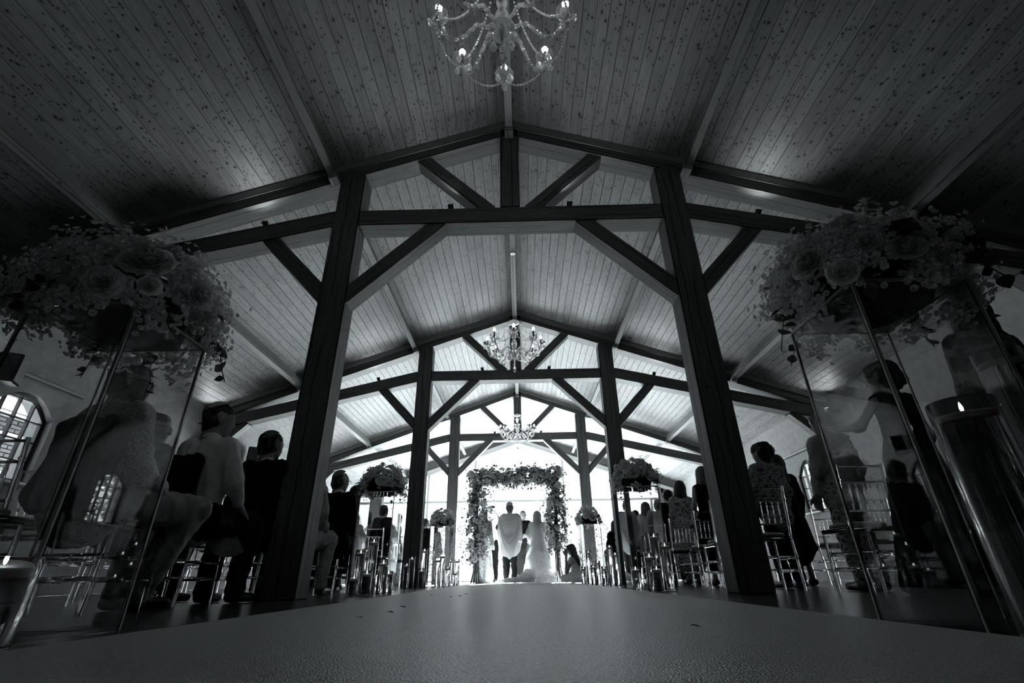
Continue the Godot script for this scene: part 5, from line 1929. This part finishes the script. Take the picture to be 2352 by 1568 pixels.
	# officiant, photographer, relatives
	stand(1201, 1173, z - 0.95, PI + 0.15, {"near": true, "male": true, "tm": M.suit_dark, "bm": M.suit_navy, "hm": M.hair_grey, "hair": "balding", "face": true, "skin": M.skin_pale, "look": 0.1, "nod": -0.25, "specs": true, "pose": {"wl": Vector3(-0.08, 1.12, -0.3), "wr": Vector3(0.08, 1.12, -0.3)}}, "officiant in glasses and an open dark jacket facing the couple")
	stand(1130, 1176, z - 1.5, PI - 0.25, {"near": true, "male": true, "top": "shirt", "tm": M.shirt_white, "bm": M.suit_dark, "hm": M.hair_dark, "face": true, "beard": true, "skin": M.skin_pale, "hair": "short", "pose": {"el": Vector3(-0.33, 1.55, -0.12), "er": Vector3(0.33, 1.55, -0.12), "wl": Vector3(-0.1, 1.83, -0.26), "wr": Vector3(0.1, 1.83, -0.26)}}, "bearded man in a white shirt holding a phone above his head")
	stand(1112, 1172, z - 0.2, -0.5, {"male": false, "top": "blouse", "tm": M.suit_grey, "bottom": "skirt", "bm": M.print_pale, "hem": 0.12, "flare": 0.24, "hair": "bob", "hm": M.hair_grey, "skin": M.skin_pale}, "grey-haired woman in a dark shawl behind the flower pillar, beside the groom")
	stand(1256, 1180, z - 0.7, PI - 0.5, {"male": false, "top": "blouse", "tm": M.dress_pale, "bottom": "skirt", "bm": M.gown_white, "hem": 0.1, "flare": 0.3, "hair": "bob", "hm": M.hair_fair, "face": true, "skin": M.skin_pale}, "woman in a pale gown facing the couple from behind the bride")
	# the girl sitting on the floor, hand to her face
	var gp := px(1314, 1250, -11.75)
	var girl := thing("person", Vector3(gp.x, 0.012, -11.75), 0.0, "girl with long dark hair sitting on the floor in a pale dress", "person")
	var hd := Vector3(-0.03, gp.y - 0.13, 0.02)
	var HT := Transform3D(Basis(Vector3.UP, 1.25) * Basis(Vector3.RIGHT, -0.3), hd).scaled_local(Vector3.ONE * 0.95)
	var sk := Sh.new()
	var q := Field.new()
	q.chain([Vector3(0.06, 0.12, 0.02), Vector3(0.06, 0.36, 0.02), hd + Vector3(0.04, -0.17, 0.0), hd + Vector3(0.02, -0.06, 0.0)], [0.09, 0.08, 0.06, 0.042])
	q.chain([hd + Vector3(-0.02, -0.2, 0.09), Vector3(-0.17, 0.2, 0.12), hd + Vector3(-0.13, -0.12, 0.05)], [0.045, 0.036, 0.026])
	q.chain([hd + Vector3(0.09, -0.2, -0.06), Vector3(0.1, 0.2, -0.12), Vector3(0.0, 0.1, -0.16)], [0.04, 0.034, 0.026])
	q.into(sk, 0.014, 70.0)
	hand_into(sk, hd + Vector3(-0.13, -0.12, 0.05), Vector3(-0.17, 0.2, 0.12), 0.006, 0.5, 1.0)
	head_into(sk, HT, 0.009, false)
	part(girl, "body", sk, M.skin)
	var dr := Field.new()
	dr.chain([hd + Vector3(0.04, -0.24, 0.0), Vector3(0.06, 0.3, 0.02), Vector3(0.06, 0.12, 0.03)], [0.105, 0.1, 0.16])
	dr.add(hd + Vector3(-0.02, -0.2, 0.09), hd + Vector3(-0.05, -0.25, 0.11), 0.062, 0.055)
	for k in 8:
		var an := TAU * k / 8.0
		dr.chain([Vector3(0.06, 0.14, 0.03), Vector3(0.06 + cos(an) * 0.17, 0.1, 0.03 + sin(an) * 0.16), Vector3(0.0 + cos(an) * 0.27, 0.04, 0.03 + sin(an) * 0.24)], [0.1, 0.06, 0.035])
	dr.add(Vector3(-0.05, 0.12, 0.1), Vector3(-0.26, 0.1, 0.12), 0.1, 0.06)
	var ds := Sh.new()
	dr.into(ds, 0.016, 55.0, 0.009, Vector3(14, 8, 14), 3)
	for i in ds.v.size(): ds.v[i].y = maxf(ds.v[i].y, 0.001)
	part(girl, "dress", ds, M.gown_white)
	hair_part(girl, HT, "long", M.hair_black, 0.009)

func fan_part(parent: Node3D, T: Transform3D):
	# open folding fan: pleated leaf on thin ribs
	var sh := Sh.new()
	var n := 24
	var b := sh.v.size()
	for k in n + 1:
		var an := -1.15 + 2.3 * k / n
		var zz := 0.004 if k % 2 == 0 else -0.004
		for r: float in [0.07, 0.2]:
			sh.vert(Vector3(sin(an) * r, cos(an) * r, zz * r * 4.0), Vector3.ZERO)
	for k in n:
		var a := b + k * 2
		sh.quad(a, a + 2, a + 3, a + 1)
	smooth_normals(sh)
	part(parent, "fan_leaf", sh, M.paper, T)
	var ri := Sh.new()
	for k in 7:
		var an := -1.1 + 2.2 * k / 6.0
		ri.tube(PackedVector3Array([Vector3.ZERO, Vector3(sin(an) * 0.075, cos(an) * 0.075, 0)]), [0.003], 4)
	part(parent, "fan_ribs", ri, M.twig, T)

func uplight(t: Node3D, aim: Vector3, r: float, energy: float, angle: float, m: Material):
	var bs := facing(aim)
	var q := r / 0.05
	var can := Sh.new()
	can.lathe([Vector2(0, -0.09 * q), Vector2(0.045 * q, -0.085 * q), Vector2(0.05 * q, 0.05 * q), Vector2(0.045 * q, 0.05 * q), Vector2(0.042 * q, 0.02 * q), Vector2(0, 0.02 * q)], 14, Transform3D(bs, Vector3.ZERO))
	part(t, "housing", can, m)
	var le := Sh.new()
	le.lathe([Vector2(0, 0.024 * q), Vector2(0.04 * q, 0.024 * q), Vector2(0.036 * q, 0.036 * q), Vector2(0, 0.04 * q)], 12, Transform3D(bs, Vector3.ZERO))
	part(t, "lamp_lens", le, M.bulb)
	var sp := SpotLight3D.new()
	sp.name = "spot_light"
	sp.transform = Transform3D(Basis(bs.x, bs.z, -bs.y), aim * 0.07 * q)
	sp.light_color = Color(0.96, 0.99, 1.0)
	sp.light_energy = energy
	sp.spot_angle = angle
	sp.spot_angle_attenuation = 0.8
	sp.spot_range = 12.0
	sp.light_size = 0.03
	sp.shadow_enabled = true
	t.add_child(sp, true)

func loose_things():
	# jackets hung over chair backs
	var f := Field.new()
	f.add(Vector3(-0.2, 0.9, 0.0), Vector3(0.2, 0.9, 0.0), 0.05, 0.05)
	f.chain([Vector3(-0.12, 0.86, 0.03), Vector3(-0.11, 0.5, 0.07), Vector3(-0.12, 0.2, 0.08)], [0.1, 0.1, 0.11], 2.6)
	f.chain([Vector3(0.12, 0.86, 0.03), Vector3(0.12, 0.5, 0.07), Vector3(0.13, 0.14, 0.08)], [0.1, 0.1, 0.11], 2.6)
	f.chain([Vector3(0.2, 0.88, 0.03), Vector3(0.245, 0.6, 0.07), Vector3(0.23, 0.3, 0.09)], [0.06, 0.055, 0.05], 1.4)
	f.chain([Vector3(-0.2, 0.88, 0.03), Vector3(-0.245, 0.6, 0.07), Vector3(-0.23, 0.32, 0.09)], [0.06, 0.055, 0.05], 1.4)
	var sh := Sh.new()
	f.into(sh, 0.016, 60.0, 0.012, Vector3(10, 4, 10), 12)
	var m := sh.mesh()
	var j1 := part(self, "suit_jacket", m, M.suit_dark, Transform3D(Basis(Vector3.UP, -0.1).scaled(Vector3(0.78, 1, 0.9)), Vector3(-2.44, 0.03, -3.46)))
	tag(j1, "dark jacket hung over the chair behind the white-shirted man", "jacket")
	var j3 := part(self, "suit_jacket", m, M.suit_black, Transform3D(Basis.from_scale(Vector3(0.8, 0.95, 0.9)), Vector3(-2.75, 0.06, -2.19)))
	tag(j3, "black jacket hung over an empty chair behind the patterned jacket", "jacket")
	var f2 := Field.new()
	f2.add(Vector3(-0.2, 0.9, 0.0), Vector3(0.2, 0.9, 0.0), 0.04, 0.04)
	f2.chain([Vector3(-0.11, 0.86, 0.02), Vector3(-0.1, 0.66, 0.06), Vector3(-0.13, 0.52, 0.06)], [0.11, 0.1, 0.1], 2.8)
	f2.chain([Vector3(0.11, 0.86, 0.02), Vector3(0.1, 0.66, 0.06), Vector3(0.12, 0.5, 0.06)], [0.11, 0.1, 0.11], 2.8)
	var sh2 := Sh.new()
	f2.into(sh2, 0.016, 60.0, 0.014, Vector3(10, 4, 10), 13)
	var j2 := part(self, "suit_jacket", sh2, M.suit_grey, Transform3D(Basis(Vector3.UP, -0.05), Vector3(-2.34, 0.05, -2.6)))
	tag(j2, "grey jacket hung over the chair behind the patterned jacket", "jacket")
	# hand fans
	var fa := thing("hand_fan", Vector3.ZERO, 0.0, "open folding fan held up by the woman with a bun", "fan")
	fan_part(fa, Transform3D(Basis(Vector3.BACK, 0.4) * Basis(Vector3.RIGHT, -0.1), px(1928, 1045, -3.75)))
	var fb := thing("hand_fan", Vector3.ZERO, 0.0, "pale folding fan held low by the fair bob in a black dress", "fan")
	fan_part(fb, Transform3D(Basis(Vector3.RIGHT, -1.2) * Basis(Vector3.BACK, 0.3), px(1632, 1196, -7.5)))
	var fc := thing("hand_fan", Vector3.ZERO, 0.0, "pale folding fan hanging below the white-shirted man's seat", "fan")
	fan_part(fc, Transform3D(Basis(Vector3.BACK, PI - 0.5), px(537, 1212, -3.75)))
	# the phone held up by the photographing man
	var ph := part(self, "mobile_phone", box_at(Vector3.ZERO, Vector3(0.15, 0.072, 0.009), 0.003), M.black, Transform3D(Basis(Vector3.UP, 0.1), px(1131, 1164, -14.22)))
	tag(ph, "dark phone held sideways above the bearded man's head", "phone")
	# uplights clamped to the trusses: one on each post's outer side, one on the tie beam each side of the king post
	for i in 3:
		for s: float in [-1.0, 1.0]:
			for k in 2:
				var p: Vector3 = Vector3(s * 2.95, 3.99, ZT[i] - 0.06) if k == 0 else Vector3(s * 0.72, 4.175, ZT[i] - 0.05)
				var t := thing("beam_uplight", p, 0.0, "dark uplight on the %s of the %s truss, %s side" % [["side beam", "tie beam"][k], ["first", "middle", "arch"][i], "seated men's" if s < 0 else "standing women's"], "uplight", "uplights on the trusses")
				var aim := (Vector3(s * 0.2, 0.85, 0.6) if k == 0 else Vector3(s * 0.15, 0.85, 0.6)).normalized()
				uplight(t, aim, 0.035, 0.2, 62.0, M.dark_metal)
	# wall spotlights at the second truss, speakers
	for s: float in [-1.0, 1.0]:
		var p := Vector3(s * 6.12, 3.0, -9.05)
		var t := thing("wall_spotlight", p, 0.0, "small uplight on the left wall below the second truss" if s < 0 else "small uplight on the right wall below the second truss", "spotlight")
		var aim := Vector3(-s * 0.25, 0.9, 0.35).normalized()
		uplight(t, aim, 0.05, 0.35, 55.0, M.steel)
		part(t, "bracket", box_at(Vector3(s * 0.12, -0.03, 0), Vector3(0.2, 0.03, 0.03), 0.004), M.steel)
	for k in 2:
		var p: Vector3 = [Vector3(-6.16, 2.5, -5.2), Vector3(-6.16, 2.75, -10.9)][k]
		var t := thing("loudspeaker", p, 0.5, ["black loudspeaker on the left wall by the arched window", "grey loudspeaker on the left wall above the black-suited man"][k], "loudspeaker")
		part(t, "cabinet", box_at(Vector3.ZERO, Vector3(0.24, 0.36, 0.24), 0.02), [M.black, M.grey_paint][k])
		part(t, "grille", box_at(Vector3(0, 0, 0.124), Vector3(0.2, 0.32, 0.01), 0.004), M.dark_metal)
